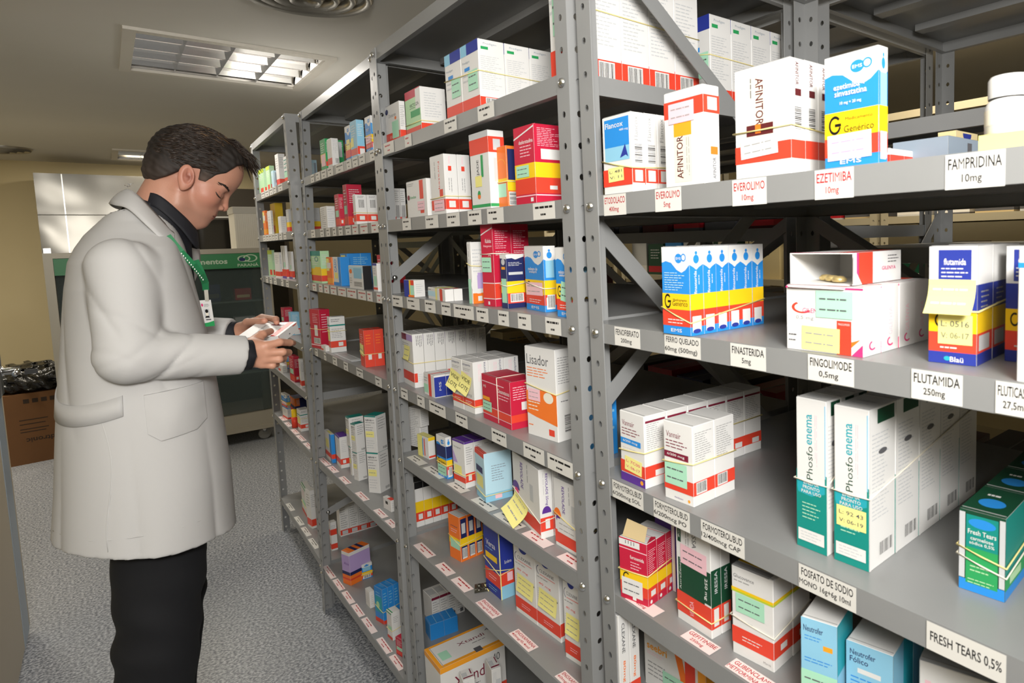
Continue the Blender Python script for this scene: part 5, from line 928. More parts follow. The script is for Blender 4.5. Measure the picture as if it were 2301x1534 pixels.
def cap(X, Y, Z, a, b, ra, rb):
    a = np.array(a, float); b = np.array(b, float); d = b-a; L2 = d@d
    t = np.clip(((X-a[0])*d[0]+(Y-a[1])*d[1]+(Z-a[2])*d[2])/L2, 0, 1)
    return np.sqrt((X-a[0]-t*d[0])**2+(Y-a[1]-t*d[1])**2+(Z-a[2]-t*d[2])**2)-(ra+(rb-ra)*t)
def shape(name, V, Fq, m, parent, col=None, matrix=None):
    me = bpy.data.meshes.new(name); me.from_pydata([tuple(v) for v in V], [], [tuple(int(i) for i in q) for q in Fq]); me.materials.append(m)
    me.polygons.foreach_set('use_smooth', [True]*len(Fq))
    if col is not None:
        ca = me.color_attributes.new('Col', 'FLOAT_COLOR', 'POINT'); c4 = np.ones((len(V), 4)); c4[:, :3] = col; ca.data.foreach_set('color', c4.ravel())
    me.update(); o = bpy.data.objects.new(name, me); COL.objects.link(o); o.parent = parent
    if matrix is not None: o.matrix_local = matrix
    return o
def vcol_mat(name, rough, sss=0, bump=None):
    m = mat(name, '#808080', rough, bump=bump); nt = m.node_tree; a = nt.nodes.new('ShaderNodeAttribute'); a.attribute_name = 'Col'
    b = nt.nodes['Principled BSDF']; nt.links.new(a.outputs['Color'], b.inputs['Base Color'])
    if sss: b.inputs['Subsurface Weight'].default_value = sss; b.inputs['Subsurface Radius'].default_value = (.01, .004, .002); b.inputs['Subsurface Scale'].default_value = .6
    return m
SKIN = vcol_mat('skin', .48, .12, (260, .12))
MAN = empty('person', (-.53, 2.0, 0)); MO = Vector(MAN.location)
tag(MAN, 'man in long white lab coat, dark shirt and black trousers reading a carton he holds', 'person')
def W(*v): return (v[0]-MO.x, v[1]-MO.y, v[2]-MO.z)
inv = Matrix.Translation(-MO)
COATM = mat('coat_cotton', '#c0bfbe', .8, bump=(700, .08, .0005)); SHIRT = mat('dark_shirt', '#17181f', .75, bump=(600, .1, .0005)); TROU = mat('black_trousers', '#0c0d12', .85)
# --- coat
zk = np.array([.70, .80, .93, 1.06, 1.15, 1.235, 1.31, 1.385, 1.444, 1.475, 1.505, 1.535, 1.565, 1.60])
xb = np.array([-.725, -.718, -.703, -.690, -.680, -.669, -.660, -.651, -.640, -.626, -.607, -.580, -.553, -.530])
xf = np.array([-.372, -.376, -.374, -.380, -.386, -.392, -.402, -.413, -.420, -.425, -.432, -.440, -.447, -.455])
hb = np.array([.262, .252, .238, .222, .212, .208, .212, .218, .208, .176, .130, .094, .070, .052])
SH_N = (-.548, 1.822, 1.432); EL_N = (-.553, 1.775, 1.245); WR_N = (-.352, 1.80, 1.216)
SH_F = (-.545, 2.178, 1.432); EL_F = (-.53, 2.225, 1.245); WR_F = (-.335, 2.115, 1.232)
def coat(X, Y, Z):
    b_, f_, w_ = np.interp(Z, zk, xb), np.interp(Z, zk, xf), np.interp(Z, zk, hb)
    cx = (b_+f_)/2; a = (f_-b_)/2; x = (X-cx)/a; y = (Y-2.0)/w_; r = (np.abs(x)**2.3+np.abs(y)**2.3)**(1/2.3)
    th = np.arctan2(y, x); low = np.clip((1.12-Z)/.3, 0, 1)
    fold = low*(.016*np.sin(5*th+1.0+1.5*np.sin(Z*5))+.030*(1-np.abs(np.sin(3.5*th+2.2+.8*Z)))**3)
    up = np.clip((Z-1.05)/.15, 0, 1)*.035*(1-np.abs(np.sin(2.5*th+5*Z+.6)))**4*np.clip(1-(Z-1.45)/.08, 0, 1)
    d = (r*(1+fold+up)-1)*np.minimum(a, w_)*.9
    for S, E, Wr, s in ((SH_N, EL_N, WR_N, 1), (SH_F, EL_F, WR_F, -1)):
        ua = cap(X, Y, Z, S, E, .063, .055)
        ua = ua+.0042*(1-np.abs(np.sin(34*(Z+.7*(X+.5)+.012*np.sin(40*Y)))))**3*np.clip((1.37-Z)/.07, 0, 1)+.004*(1-np.abs(np.sin(11*Z+26*X+.5)))**4*np.clip((Z-1.25)/.05, 0, 1)
        L = np.array(Wr)-np.array(E); L = L/np.linalg.norm(L)
        End = np.array(Wr)+L*.03
        fa = cap(X, Y, Z, E, End, .055, .044)
        t = (X-E[0])*L[0]+(Y-E[1])*L[1]+(Z-E[2])*L[2]
        fa = fa+.0085*(1-np.abs(np.sin(t*40-(Z-E[2])*30+.4*np.sin(60*Y))))**3*np.exp(-((t-.05)/.06)**2)+.004*(1-np.abs(np.sin(20*t-45*(Z-E[2])+.3)))**4*np.clip(1-t/.19, 0, 1)
        arm = smin(ua, fa, .020)
        cut = (X-Wr[0])*L[0]+(Y-Wr[1])*L[1]+(Z-Wr[2])*L[2]-.004+.30*np.clip(Z-Wr[2], -.1, .1)*-1*.25
        arm = smax(arm, cut, .003); d = smin(d, arm, .010 if s == 1 else .03)
    d = smax(d, (.832-.05*(X+.7)/.3-Z)+.002*np.sin(5*th), .003)
    neck = cap(X, Y, Z, (-.43, 2.0, 1.66), (-.490, 2.0, 1.545), .064, .072)      # neck opening
    d = smax(d, -neck, .006)
    vee = cap(X, Y, Z, (-.395, 2.0, 1.60), (-.400, 2.0, 1.47), .045, .012); d = smax(d, -vee, .006)
    return d
V_, F_q = nets(coat, (-.79, 1.68, .76), (-.28, 2.32, 1.62), .0045)
shape('coat', V_-np.array(MO), F_q, COATM, MAN)
def ray_y(fn, x, z, y0=1.60, y1=2.0):
    ys = np.linspace(y0, y1, 160); d = fn(np.full(160, x), ys, np.full(160, z)); k = np.argmax(d < 0); return float(ys[k]) if (d < 0).any() else 2.0
def torso_only(X, Y, Z):
    b_, f_, w_ = np.interp(Z, zk, xb), np.interp(Z, zk, xf), np.interp(Z, zk, hb); cx = (b_+f_)/2; a = (f_-b_)/2; x = (X-cx)/a; y = (Y-2.0)/w_; r = (np.abs(x)**2.3+np.abs(y)**2.3)**(1/2.3)
    th = np.arctan2(y, x); low = np.clip((1.12-Z)/.3, 0, 1); fold = low*(.016*np.sin(5*th+1.0+1.5*np.sin(Z*5))+.030*(1-np.abs(np.sin(3.5*th+2.2+.8*Z)))**3); return (r*(1+fold)-1)
def patch(name, outline, m, n=10, thick=.004, bulge=0.0):
    """flat piece of cloth laid on the near side of the coat; outline = top-left, top-right, lower-right.. as (x, z)"""
    mb = MB(); xs0 = min(p[0] for p in outline); xs1 = max(p[0] for p in outline)
    (xa, za), (xb_, zb_), (xc, zc), (xd, zd), (xe, ze), (xf_, zf) = outline   # tl, tr, r-low, bottom-r, bottom-l, l-low
    vs = []; fs = []
    for j in range(n+1):
        t = j/n
        for i in range(n+1):
            s_ = i/n; x = xa+(xb_-xa)*s_; zt = za+(zb_-za)*s_
            q = s_; zl = ze if True else 0
            if q < .2: lo_ = zf+(ze-zf)*(q/.2)
            elif q > .8: lo_ = zd+(zc-zd)*((q-.8)/.2)
            else: lo_ = ze+(zd-ze)*((q-.2)/.6)
            z = zt+(lo_-zt)*t; y = ray_y(torso_only, x, z)-thick-bulge*math.sin(math.pi*s_)*math.sin(math.pi*min(1, t*1.0)); vs.append(W(x, y, z))
    for j in range(n):
        for i in range(n): a = j*(n+1)+i; fs.append((a, a+n+1, a+n+2, a+1))
    k = len(vs); vs2 = [(v[0], v[1]+thick+.004, v[2]) for v in vs]; mb.add(vs, fs, m)
    rim = [i for i in range(n+1)]+[(n+1)*j+n for j in range(1, n+1)]+[(n+1)*n+i for i in range(n-1, -1, -1)]+[(n+1)*j for j in range(n-1, 0, -1)]
    mb.add([vs[i] for i in rim]+[vs2[i] for i in rim], [(i, (i+1) % len(rim), len(rim)+(i+1) % len(rim), len(rim)+i) for i in range(len(rim))], m)
    return mb.build(name, MAN, True)
patch('pocket', [(-.535, 1.155), (-.425, 1.160), (-.422, 1.075), (-.438, 1.058), (-.498, 1.052), (-.535, 1.072)], COATM, thick=.007, bulge=.008)
# seams
def seam(name, pts, r=.0016):
    mb = MB(); mb.tube([W(x, ray_y(torso_only, x, z)-.0006, z) for x, z in pts], r, COATM, 6); mb.build(name, MAN, True)
seam('side_seam', [(-.608+.010*math.sin(i*.5), 1.115-.028*i) for i in range(11)]); seam('hem_stitch', [(-.705+.0305*i, .866-.0017*i) for i in range(11)], .0012)
# half belt at the back
mb = MB(); vs = []; fs = []; N_ = 30
for i in range(N_+1):
    a = math.pi*(.52+.62*i/N_)+math.pi*.28; zc = 1.165-.045*math.sin(math.pi*i/N_*.8)
    for dz in (.022, -.022):
        z = zc+dz; b_, f_, w_ = np.interp(z, zk, xb), np.interp(z, zk, xf), np.interp(z, zk, hb); r = 1.018
        c_, s_ = math.cos(a), math.sin(a); q = (abs(c_)**2.3+abs(s_)**2.3)**(-1/2.3); vs.append(W((b_+f_)/2+(f_-b_)/2*r*q*c_, 2.0+w_*r*q*s_, z))
for i in range(N_): fs.append((2*i, 2*i+1, 2*i+3, 2*i+2))
mb.add(vs, fs, COATM); o = mb.build('belt', MAN, True); md = o.modifiers.new('s', 'SOLIDIFY'); md.thickness = .004
# collar: lofted strip folded over, near and far side
def loft(name, A, B, m, thick=.004, n=28, mid=None):
    def cr(P, t):
        P = [np.array(p) for p in P]; k = (len(P)-1)*t; i = min(int(k), len(P)-2); f = k-i; p0 = P[max(i-1, 0)]; p1 = P[i]; p2 = P[i+1]; p3 = P[min(i+2, len(P)-1)]
        return .5*((2*p1)+(-p0+p2)*f+(2*p0-5*p1+4*p2-p3)*f*f+(-p0+3*p1-3*p2+p3)*f**3)
    mb = MB(); vs = []; fs = []; K = 5
    for i in range(n+1):
        a = cr(A, i/n); b = cr(B, i/n); mm = (a+b)/2+(np.array(cr(mid, i/n)) if mid else 0)
        for j in range(K+1):
            t = j/K; vs.append(W(*((1-t)**2*a+2*t*(1-t)*mm+t*t*b)))
    for i in range(n):
        for j in range(K): q = i*(K+1)+j; fs.append((q, q+1, q+K+2, q+K+1))
    mb.add(vs, fs, m); o = mb.build(name, MAN, True); md = o.modifiers.new('s', 'SOLIDIFY'); md.thickness = thick; md.offset = 0; return o
for s in (-1, 1):
    top = [(-.522, 2.0, 1.612), (-.512, 2.0+s*.040, 1.603), (-.498, 2.0+s*.062, 1.584), (-.474, 2.0+s*.076, 1.546), (-.454, 2.0+s*.078, 1.515), (-.448, 2.0+s*.080, 1.506)]
    bot = [(-.556, 2.0, 1.578), (-.549, 2.0+s*.052, 1.572), (-.527, 2.0+s*.092, 1.562), (-.497, 2.0+s*.124, 1.522), (-.468, 2.0+s*.124, 1.486), (-.450, 2.0+s*.098, 1.492)]
    loft('collar', top, bot, COATM, mid=[(-.006, 0, .006), (-.004, s*.003, .007), (0, s*.008, .007), (.002, s*.009, .007), (.002, s*.006, .004), (0, 0, 0)])
    if s == -1: continue
    lap0 = [(-.424, 2.055, 1.530), (-.412, 2.035, 1.47), (-.414, 2.012, 1.42), (-.420, 2.0, 1.375)]
    lap1 = [(-.397, 2.100, 1.502), (-.388, 2.085, 1.465), (-.396, 2.045, 1.415), (-.419, 2.002, 1.372)]
    loft('lapel', lap0, lap1, COATM, thick=.004, n=14)
# --- shirt: stand collar and front seen in the opening
def shirt(X, Y, Z):
    d = cap(X, Y, Z, (-.455, 2.0, 1.585), (-.492, 2.0, 1.50), .058, .075)
    d = smax(d, -(((Z-1.500)*.83-(X+.505)*-.55)-.0), .004)*1.0 if False else d
    cut = (X+.448)*.45+(Z-1.562)*.893; d = smax(d, cut, .004)
    ch = cap(X, Y, Z, (-.44, 2.0, 1.53), (-.432, 2.0, 1.38), .03, .022); return smin(d, ch, .02)
V_, F_q = nets(shirt, (-.60, 1.90, 1.35), (-.36, 2.10, 1.63), .004); shape('shirt', V_-np.array(MO), F_q, SHIRT, MAN)
for s in (-1, 1):
    loft('shirt_collar', [(-.505, 2.0, 1.602), (-.470, 2.0+s*.056, 1.598), (-.428, 2.0+s*.058, 1.552), (-.405, 2.0+s*.036, 1.522), (-.397, 2.0+s*.012, 1.512)], [(-.515, 2.0, 1.575), (-.478, 2.0+s*.064, 1.568), (-.437, 2.0+s*.070, 1.522), (-.410, 2.0+s*.055, 1.478), (-.398, 2.0+s*.022, 1.468)], SHIRT, .003)
def cuff(Wr, E, name):
    L = np.array(Wr)-np.array(E); L = L/np.linalg.norm(L); a = np.array(Wr)-L*.02; b = np.array(Wr)+L*.024
    mb = MB(); mb.tube([W(*a), W(*(a+L*.022)), W(*(b-L*.004)), W(*b), W(*(b-L*.004)), W(*(b-L*.02))], [.036, .0365, .0355, .033, .029, .026], SHIRT, 24, caps=False); return mb.build(name, MAN, True)
cuff(WR_N, EL_N, 'shirt_cuff'); cuff(WR_F, EL_F, 'shirt_cuff')
# --- trousers and shoes
def trousers(X, Y, Z):
    n1 = cap(X, Y, Z, (-.515, 1.905, .92), (-.550, 1.90, .56), .098, .079); n2 = cap(X, Y, Z, (-.550, 1.90, .56), (-.605, 1.90, .09), .079, .064)
    m1 = cap(X, Y, Z, (-.505, 2.095, .92), (-.522, 2.09, .56), .098, .076); m2 = cap(X, Y, Z, (-.522, 2.09, .56), (-.575, 2.10, .09), .080, .066)
    w_ = .004*np.sin(60*Z+25*X)*np.exp(-((Z-.58)/.12)**2)+.004*np.sin(70*Z+20*X)*np.exp(-((Z-.14)/.08)**2)+.0022*np.sin(24*Z+40*X)
    d = smin(smin(n1, n2, .02), smin(m1, m2, .02), .02)+w_; return smax(smax(d, .035-Z, .004), Z-.93, .004)
V_, F_q = nets(trousers, (-.69, 1.77, .02), (-.38, 2.23, .95), .0075); shape('trousers', V_-np.array(MO), F_q, TROU, MAN)
LEATHER = mat('black_leather', '#0e0d0d', .3)
for (x, y) in ((-.600, 1.90), (-.57, 2.10)):
    fn = lambda X, Y, Z: smax(smin(ell(X, Y, Z, (x+.01, y, .05), (.06, .042, .05)), ell(X, Y, Z, (x+.12, y, .035), (.085, .045, .038)), .04), .0-Z, .003)
    V_, F_q = nets(fn, (x-.08, y-.07, -.01), (x+.24, y+.07, .12), .007); shape('shoe', V_-np.array(MO), F_q, LEATHER, MAN)
# --- head and neck in head space (ear canal at 0, x forward, z up), bowed by 30 degrees
HM = Matrix.Translation(Vector((-.413, 2.0, 1.635))-MO) @ Matrix.Rotation(R(30), 4, 'Y')
def head(X, Y, Z):
    A = np.abs(Y)
    d = ell(X, Y, Z, (.003, 0, .056), (.092, .073, .078))
    d = smin(d, ell(X, Y, Z, (.045, 0, .052), (.050, .060, .058)), .03)
    d = smin(d, ell(X, Y, Z, (.040, 0, -.016), (.050, .056, .060)), .03)
    d = smin(d, ell(X, Y, Z, (.050, 0, -.054), (.040, .038, .034)), .025)
    d = smin(d, cap(X, A, Z, (.000, .052, -.030), (.012, .046, -.060), .012, .012), .022)       # jaw angle
    d = smin(d, cap(X, A, Z, (.012, .046, -.060), (.066, .014, -.078), .013, .014), .020)
    d = smin(d, ell(X, Y, Z, (.070, 0, -.076), (.016, .018, .014)), .012)
    d = smin(d, cap(X, A, Z, (.078, .014, .022), (.068, .046, .026), .012, .010), .012)         # brow
    d = smin(d, ell(X, A, Z, (.052, .042, -.012), (.024, .020, .022)), .018)                    # cheek
    d = smax(d, -ell(X, A, Z, (.097, .031, .006), (.017, .018, .014)), .012)                    # eye socket
    d = smin(d, ell(X, A, Z, (.0700, .031, .003), (.0135, .0145, .0125)), .003)                   # closed looking lid
    d = smin(d, cap(X, Y, Z, (.086, 0, .020), (.0975, 0, -.012), .0065, .0085), .008)           # nose
    d = smin(d, ell(X, Y, Z, (.0980, 0, -.018), (.010, .0085, .0085)), .005)
    d = smin(d, ell(X, A, Z, (.0900, .0125, -.0225), (.0095, .0060, .0068)), .004)
    d = smax(d, -ell(X, A, Z, (.0935, .0068, -.0305), (.0055, .0032, .0035)), .002)             # nostril
    d = smin(d, ell(X, Y, Z, (.078, 0, -.044), (.012, .024, .012)), .010)
    d = smin(d, ell(X, Y, Z, (.0835, 0, -.0445), (.0065, .019, .0036)), .003)
    d = smin(d, ell(X, Y, Z, (.0815, 0, -.0545), (.0065, .017, .0042)), .003)
    d = smax(d, -cap(X, A, Z, (.0930, 0, -.0492), (.0735, .024, -.0502), .0024, .0015), .0015)      # mouth line
    # neck, in head space
    nk = cap(X, Y, Z, (-.012, 0, -.030), (.000, 0, -.175), .054, .062); nk = smin(nk, cap(X, Y, Z, (.028, 0, -.070), (.030, 0, -.150), .034, .040), .03)
    d = smin(d, nk, .018)
    # ears
    e = ell(X*.94+Z*.34, A, -X*.34+Z*.94, (-.002, .0765, .004), (.0165, .0075, .0300)); e = smax(e, -ell(X*.94+Z*.34, A, -X*.34+Z*.94, (.0020, .0860, .007), (.0112, .0100, .0215)), .0016); e = smin(e, cap(X*.94+Z*.34, A, -X*.34+Z*.94, (-.0045, .0775, .020), (-.0055, .0775, -.008), .0026, .0026), .002)
    e = smin(e, ell(X, A, Z, (.000, .0755, .000), (.0045, .0045, .0070)), .004); e = smin(e, ell(X, A, Z, (.002, .074, -.022), (.007, .0045, .0085)), .006)
    d = smin(d, e, .004); return d
V_, F_q = nets(head, (-.11, -.10, -.20), (.125, .10, .15), .0021)
x, y, z = V_.T; ay = np.abs(y)
base = np.array(lin('#bd8b75')[:3]); col = np.tile(base, (len(V_), 1))
def blend(c, mask):
    global col
    mk = np.clip(mask, 0, 1)[:, None]; col = col*(1-mk)+np.array(lin(c)[:3])*mk
g = lambda cx, cy, cz, r: np.exp(-(((x-cx)**2+(ay-cy)**2+(z-cz)**2)/r**2))
blend('#b06a58', .55*g(.055, .05, -.015, .03)); blend('#b87562', .5*g(.10, .0, -.015, .016)); blend('#b06455', .5*g(0, .078, .005, .03))
blend('#8f6b5c', .50*np.clip(1-np.abs(z+.062)/.035, 0, 1)*(x > .0)*np.clip((x+.01)/.04, 0, 1)*(ay < .07)*(x+z*.0 > .0))   # stubble
blend('#8a6455', .55*np.exp(-((z+.037)/.007)**2-((x-.088)/.012)**2)*(ay < .022))
blend('#9d4f46', .7*((np.exp(-((z+.0495)/.0075)**2) > .35)*(x > .076)*(ay < .0215)).astype(float))
blend('#4a2a24', np.exp(-((z+.0494)/.0016)**2)*(x > .070)*(ay < .026))
blend('#7c4438', .8*g(.002, .080, .006, .009)); blend('#241a18', 1.0*g(.0925, .0068, -.0295, .0035))  # shade of the ear hollow and nostrils painted into the skin colour
SKA = shape('head', V_, F_q, SKIN, MAN, col, HM)
# lashes, brows
HAIR = mat('dark_hair', '#1f1712', .5, noise=(90, '#3a2c22', .3)); HAIRG = mat('greying_hair', '#5b4b42', .6)
def surf_y(x, z, s):
    ys = np.linspace(.11, 0, 220); d = head(np.full(220, x), ys, np.full(220, z)); k = int(np.argmax(d < 0)); return s*float(ys[k])
for s in (-1, 1):
    mb = MB(); pts = [(.0625, .0035), (.067, -.0005), (.073, -.0035), (.0785, -.0045)]
    mb.tube([(a, surf_y(a, b, s), b) for a, b in pts], [.0008, .0017, .0019, .0010], HAIR, 6); mb.tube([(a, surf_y(a, b, s), b) for a, b in ((.064, .0085), (.070, .0075), (.077, .006))], [.0004, .0007, .0004], mat('lid_crease', '#7c4a3c', .6), 5)
    o = mb.build('eyelash', MAN, True); o.matrix_local = HM
    mb = MB(); rnd = random.Random(5)
    for i in range(70):
        t = rnd.random(); a = .062+.026*t; b = .0245+.004*math.sin(t*3)-.004*t+rnd.uniform(-.0028, .0028)*(1-.2*t); y0 = surf_y(a, b, s)
        a2 = a-.007; b2 = b+rnd.uniform(.0005, .003)*(1 if b < .026 else -.3); y1 = surf_y(a2, b2, s); mb.tube([(a, y0+s*.0004, b), ((a+a2)/2, (y0+y1)/2+s*.0014, (b+b2)/2), (a2, y1+s*.0006, b2)], [.0006, .0006, .0002], HAIR, 4)
    o = mb.build('eyebrow', MAN, True); o.matrix_local = HM
# hair cap
def hairline(x, z, ay):
    """positive inside the haired region"""
    top = z-np.interp(x, [-.12, -.05, -.035, -.010, .012, .020, .034, .045, .060, .072, .084, .12], [-.045, -.033, -.012, .026, .036, .010, .012, .040, .055, .085, .100, .110])
    return top
def hair(X, Y, Z):
    A = np.abs(Y); d = ell(X, Y, Z, (.003, 0, .058), (.101, .080, .087)); d = smin(d, ell(X, Y, Z, (.048, 0, .066), (.052, .064, .060)), .03)
    d = smin(d, ell(X, Y, Z, (-.038, 0, .005), (.048, .066, .050)), .02)
    n_ = .0006*np.sin(150*Z+60*X+9*np.sin(40*Y+30*X))+.0007*np.sin(420*Z+90*X+20*A)+.0007*np.sin(330*Y+25*X)
    d = d+n_; hl = hairline(X, Z, A)*.75; return smax(d, -hl, .004)
V_, F_q = nets(hair, (-.11, -.10, -.06), (.125, .10, .165), .0024)
x, y, z = V_.T; ay = np.abs(y); c0 = np.array(lin('#1d1713')[:3]); col = np.tile(c0, (len(V_), 1)); st = .5+.5*np.sin(420*z+160*x+22*np.sin(50*x+40*y))
col = col*(.75+.7*st[:, None]); blend('#6f5d52', .65*np.clip(1-np.abs(x-.028)/.022, 0, 1)*np.clip((.045-z)/.03, 0, 1)); blend('#4a3d36', .45*np.clip((.03-z)/.05, 0, 1)); blend('#4d3a28', .5*np.clip((z-.125)/.02, 0, 1)*st)
HM_ = vcol_mat('hair_cap', .72); HO = shape('hair', V_, F_q, HM_, MAN, col, HM)
mb = MB(); rnd = random.Random(3)     # strands: fringe tuft reaching forward and loose top hair
for i in range(330):
    y0 = rnd.uniform(-.045, .045); x0 = rnd.uniform(.02, .075); z0 = .142-.42*max(0, x0-.03)-2.5*y0*y0
    L = rnd.uniform(.03, .062); e = (x0+L*.95, y0*1.05+rnd.uniform(-.006, .006), z0-L*rnd.uniform(.1, .75)+.002)
    mid = ((x0+e[0])/2, (y0+e[1])/2, (z0+e[2])/2+.008); mb.tube([(x0, y0, z0-.004), mid, e], [.0012, .0011, .0003], HAIR, 4)
for i in range(1100):
    y0 = rnd.uniform(-.066, .066); x0 = rnd.uniform(-.07, .06); q = 1-((x0-.003)/.101)**2-(y0/.080)**2
    if q <= .05: continue
    z0 = .058+.087*math.sqrt(q); L = rnd.uniform(.02, .04); x1 = x0+L; q1 = 1-((x1-.003)/.101)**2-(y0/.080)**2
    if q1 < .05: continue
    z1 = .058+.087*math.sqrt(q1); mb.tube([(x0, y0, z0-.001), ((x0+x1)/2, y0, (z0+z1)/2+.0035), (x1, y0+rnd.uniform(-.004, .004), z1+rnd.uniform(0, .003))], [.0009, .0009, .0003], HAIR if i % 5 else mat('hair_brown', '#6a5035', .45), 4)
for i in range(1500):      # side hair combed back over the temple
    s = rnd.choice((-1, 1)); x0 = rnd.uniform(-.085, .055); z0 = rnd.uniform(-.02, .125)
    L = rnd.uniform(.014, .030); dz_ = .25+max(0, -x0-.02)*6; P_ = []
    for t in (0, .5, 1):
        xx = x0-L*t; zz = z0-L*dz_*t; q = 1-((xx-.003)/.101)**2-((zz-.058)/.087)**2
        if q <= .02: break
        P_.append((xx, s*(.080*math.sqrt(q)+.0008+.0012*(t == .5)), zz))
    if len(P_) == 3 and hairline(P_[2][0], P_[2][2], 0) > .004 and hairline(x0, z0, 0) > .004: mb.tube(P_, [.0009, .0009, .0003], HAIR, 4)
o = mb.build('hair_strands', HO, True)
# --- hands. finger = chain of joints with tapering radii; n = near (right) hand, f = far (left) hand
def hand_fn(palm, fingers, wrist):
    def fn(X, Y, Z):
        d = cap(X, Y, Z, wrist[0], wrist[1], .0245, .023)
        for (a, b, ra, rb) in palm: d = smin(d, cap(X, Y, Z, a, b, ra, rb), .013)
        for ch in fingers:
            pts, rs = ch; e = None
            for i in range(len(pts)-1):
                q = cap(X, Y, Z, pts[i], pts[i+1], rs[i], rs[i+1]); e = q if e is None else smin(e, q, .0028)
            d = smin(d, e, .0045)
        return d
    return fn
def hand_obj(name, fn, lo, hi, tipc):
    V, Fq = nets(fn, lo, hi, .0022); c = np.tile(np.array(lin('#c8937a')[:3]), (len(V), 1))
    for t in tipc:
        k = np.exp(-((V-np.array(t))**2).sum(1)/.009**2)[:, None]*.45; c = c*(1-k)+np.array(lin('#b8675a')[:3])*k
    return shape(name, V-np.array(MO), Fq, SKIN, MAN, c)
BA, BB = np.array((-.262, 1.870, 1.243)), np.array((-.205, 1.940, 1.268))     # near and far end of the carton's free end (top edge)
bu = (BB-BA)/np.linalg.norm(BB-BA); bl_ = np.array((-.80, .58, -.02)); bl_ = bl_-bu*(bl_@bu); bl_ = bl_/np.linalg.norm(bl_); bn = np.cross(bl_, bu); bn = bn if bn[2] > 0 else -bn
BW, BL, BT = float(np.linalg.norm(BB-BA)), .105, .024
NP = lambda u, l, n: tuple(BA+bu*u+bl_*l+bn*n)       # point in carton space: along width, length, height above the lid
wn0 = (-.352, 1.80, 1.220); wn1 = (-.322, 1.808, 1.222)
fing_n = [([(-.300, 1.795, 1.232), (-.272, 1.800, 1.236), (-.245, 1.830, 1.228), (-.232, 1.862, 1.222)], [.0098, .0092, .0084, .0072]),
          ([(-.300, 1.797, 1.214), (-.268, 1.795, 1.212), (-.250, 1.828, 1.204), (-.252, 1.858, 1.202)], [.0100, .0092, .0084, .0072]),
          ([(-.305, 1.800, 1.199), (-.276, 1.798, 1.194), (-.262, 1.828, 1.190), (-.268, 1.855, 1.194)], [.0095, .0088, .0080, .0070]),
          ([(-.312, 1.805, 1.186), (-.290, 1.803, 1.180), (-.278, 1.828, 1.178), (-.284, 1.850, 1.184)], [.0084, .0076, .0070, .0062]),
          ([(-.325, 1.825, 1.240), (-.300, 1.845, 1.254), NP(.010, .022, .010)], [.0125, .0105, .0082])]
palm_n = [((-.326, 1.812, 1.230), (-.300, 1.800, 1.230), .017, .0125), ((-.326, 1.812, 1.212), (-.300, 1.802, 1.212), .017, .0130), ((-.328, 1.815, 1.200), (-.306, 1.805, 1.199), .015, .0120), ((-.325, 1.812, 1.196), (-.312, 1.807, 1.188), .013, .0105), ((-.326, 1.820, 1.234), (-.310, 1.835, 1.244), .015, .0120)]
hand_obj('hand', hand_fn(palm_n, fing_n, (wn0, wn1)), (-.39, 1.75, 1.15), (-.19, 1.94, 1.29), [f[0][-1] for f in fing_n])
wf0 = (-.335, 2.115, 1.232); wf1 = (-.312, 2.105, 1.236)
fing_f = [([(-.285, 2.092, 1.262), (-.262, 2.075, 1.276), NP(BW-.004, .050, .011), NP(BW-.020, .040, .008)], [.0096, .0088, .0080, .0068]),
          ([(-.282, 2.088, 1.248), (-.255, 2.068, 1.258), (-.236, 2.035, 1.250), NP(BW+.006, .050, -.020)], [.0098, .0090, .0082, .0070]),
          ([(-.286, 2.088, 1.236), (-.262, 2.068, 1.240), (-.248, 2.036, 1.236), NP(BW-.006, .062, -.033)], [.0094, .0086, .0078, .0068]),
          ([(-.292, 2.090, 1.224), (-.272, 2.072, 1.224), (-.262, 2.045, 1.222), (-.262, 2.018, 1.224)], [.0084, .0076, .0070, .0062]),
          ([(-.310, 2.085, 1.250), (-.300, 2.050, 1.268), NP(BW-.012, .075, .011)], [.0125, .0105, .0082])]
palm_f = [((-.312, 2.102, 1.246), (-.285, 2.090, 1.262), .015, .0125), ((-.312, 2.102, 1.238), (-.283, 2.086, 1.248), .016, .0125), ((-.314, 2.102, 1.230), (-.287, 2.087, 1.236), .015, .0120), ((-.314, 2.102, 1.226), (-.293, 2.090, 1.226), .013, .0105), ((-.316, 2.098, 1.242), (-.308, 2.078, 1.256), .015, .0120)]
hand_obj('hand', hand_fn(palm_f, fing_f, (wf0, wf1)), (-.39, 1.89, 1.18), (-.16, 2.16, 1.32), [f[0][-1] for f in fing_f])
# carton in his hands
mb = MB(); P8 = [NP(0, 0, -BT), NP(BW, 0, -BT), NP(BW, BL, -BT), NP(0, BL, -BT), NP(0, 0, 0), NP(BW, 0, 0), NP(BW, BL, 0), NP(0, BL, 0)]; mb.hexa(P8, pm('white'))
Tf = Face(mb, NP(0, BL, 0), BB-BA, -bl_*BL, bn); Tf.R(0, .80, 1, .93, 'red'); Tf.poly([(.72, .80), (.80, .45), (.86, .45), (.80, .80)], 'wine'); Tf.L(.12, .3, .6, .62, 4, 'lgrey'); Tf.X(.65, .35, .5, .09, 'RITALINA' if False else 'Medicamento', 'grey', 0, 0)
Ef = Face(mb, NP(0, 0, -BT), BB-BA, bn*BT, -bl_); Ef.E(.85, .92, .12, .12, 'red', 10, 180, 360); Ef.R(.5, .3, .56, .42, 'dgrey'); Ef.R(0, .0, .02, 1, 'red')
o = mb.build('medicine_carton'); tag(o, 'white carton with red stripe held in both hands of the man', 'medicine carton')
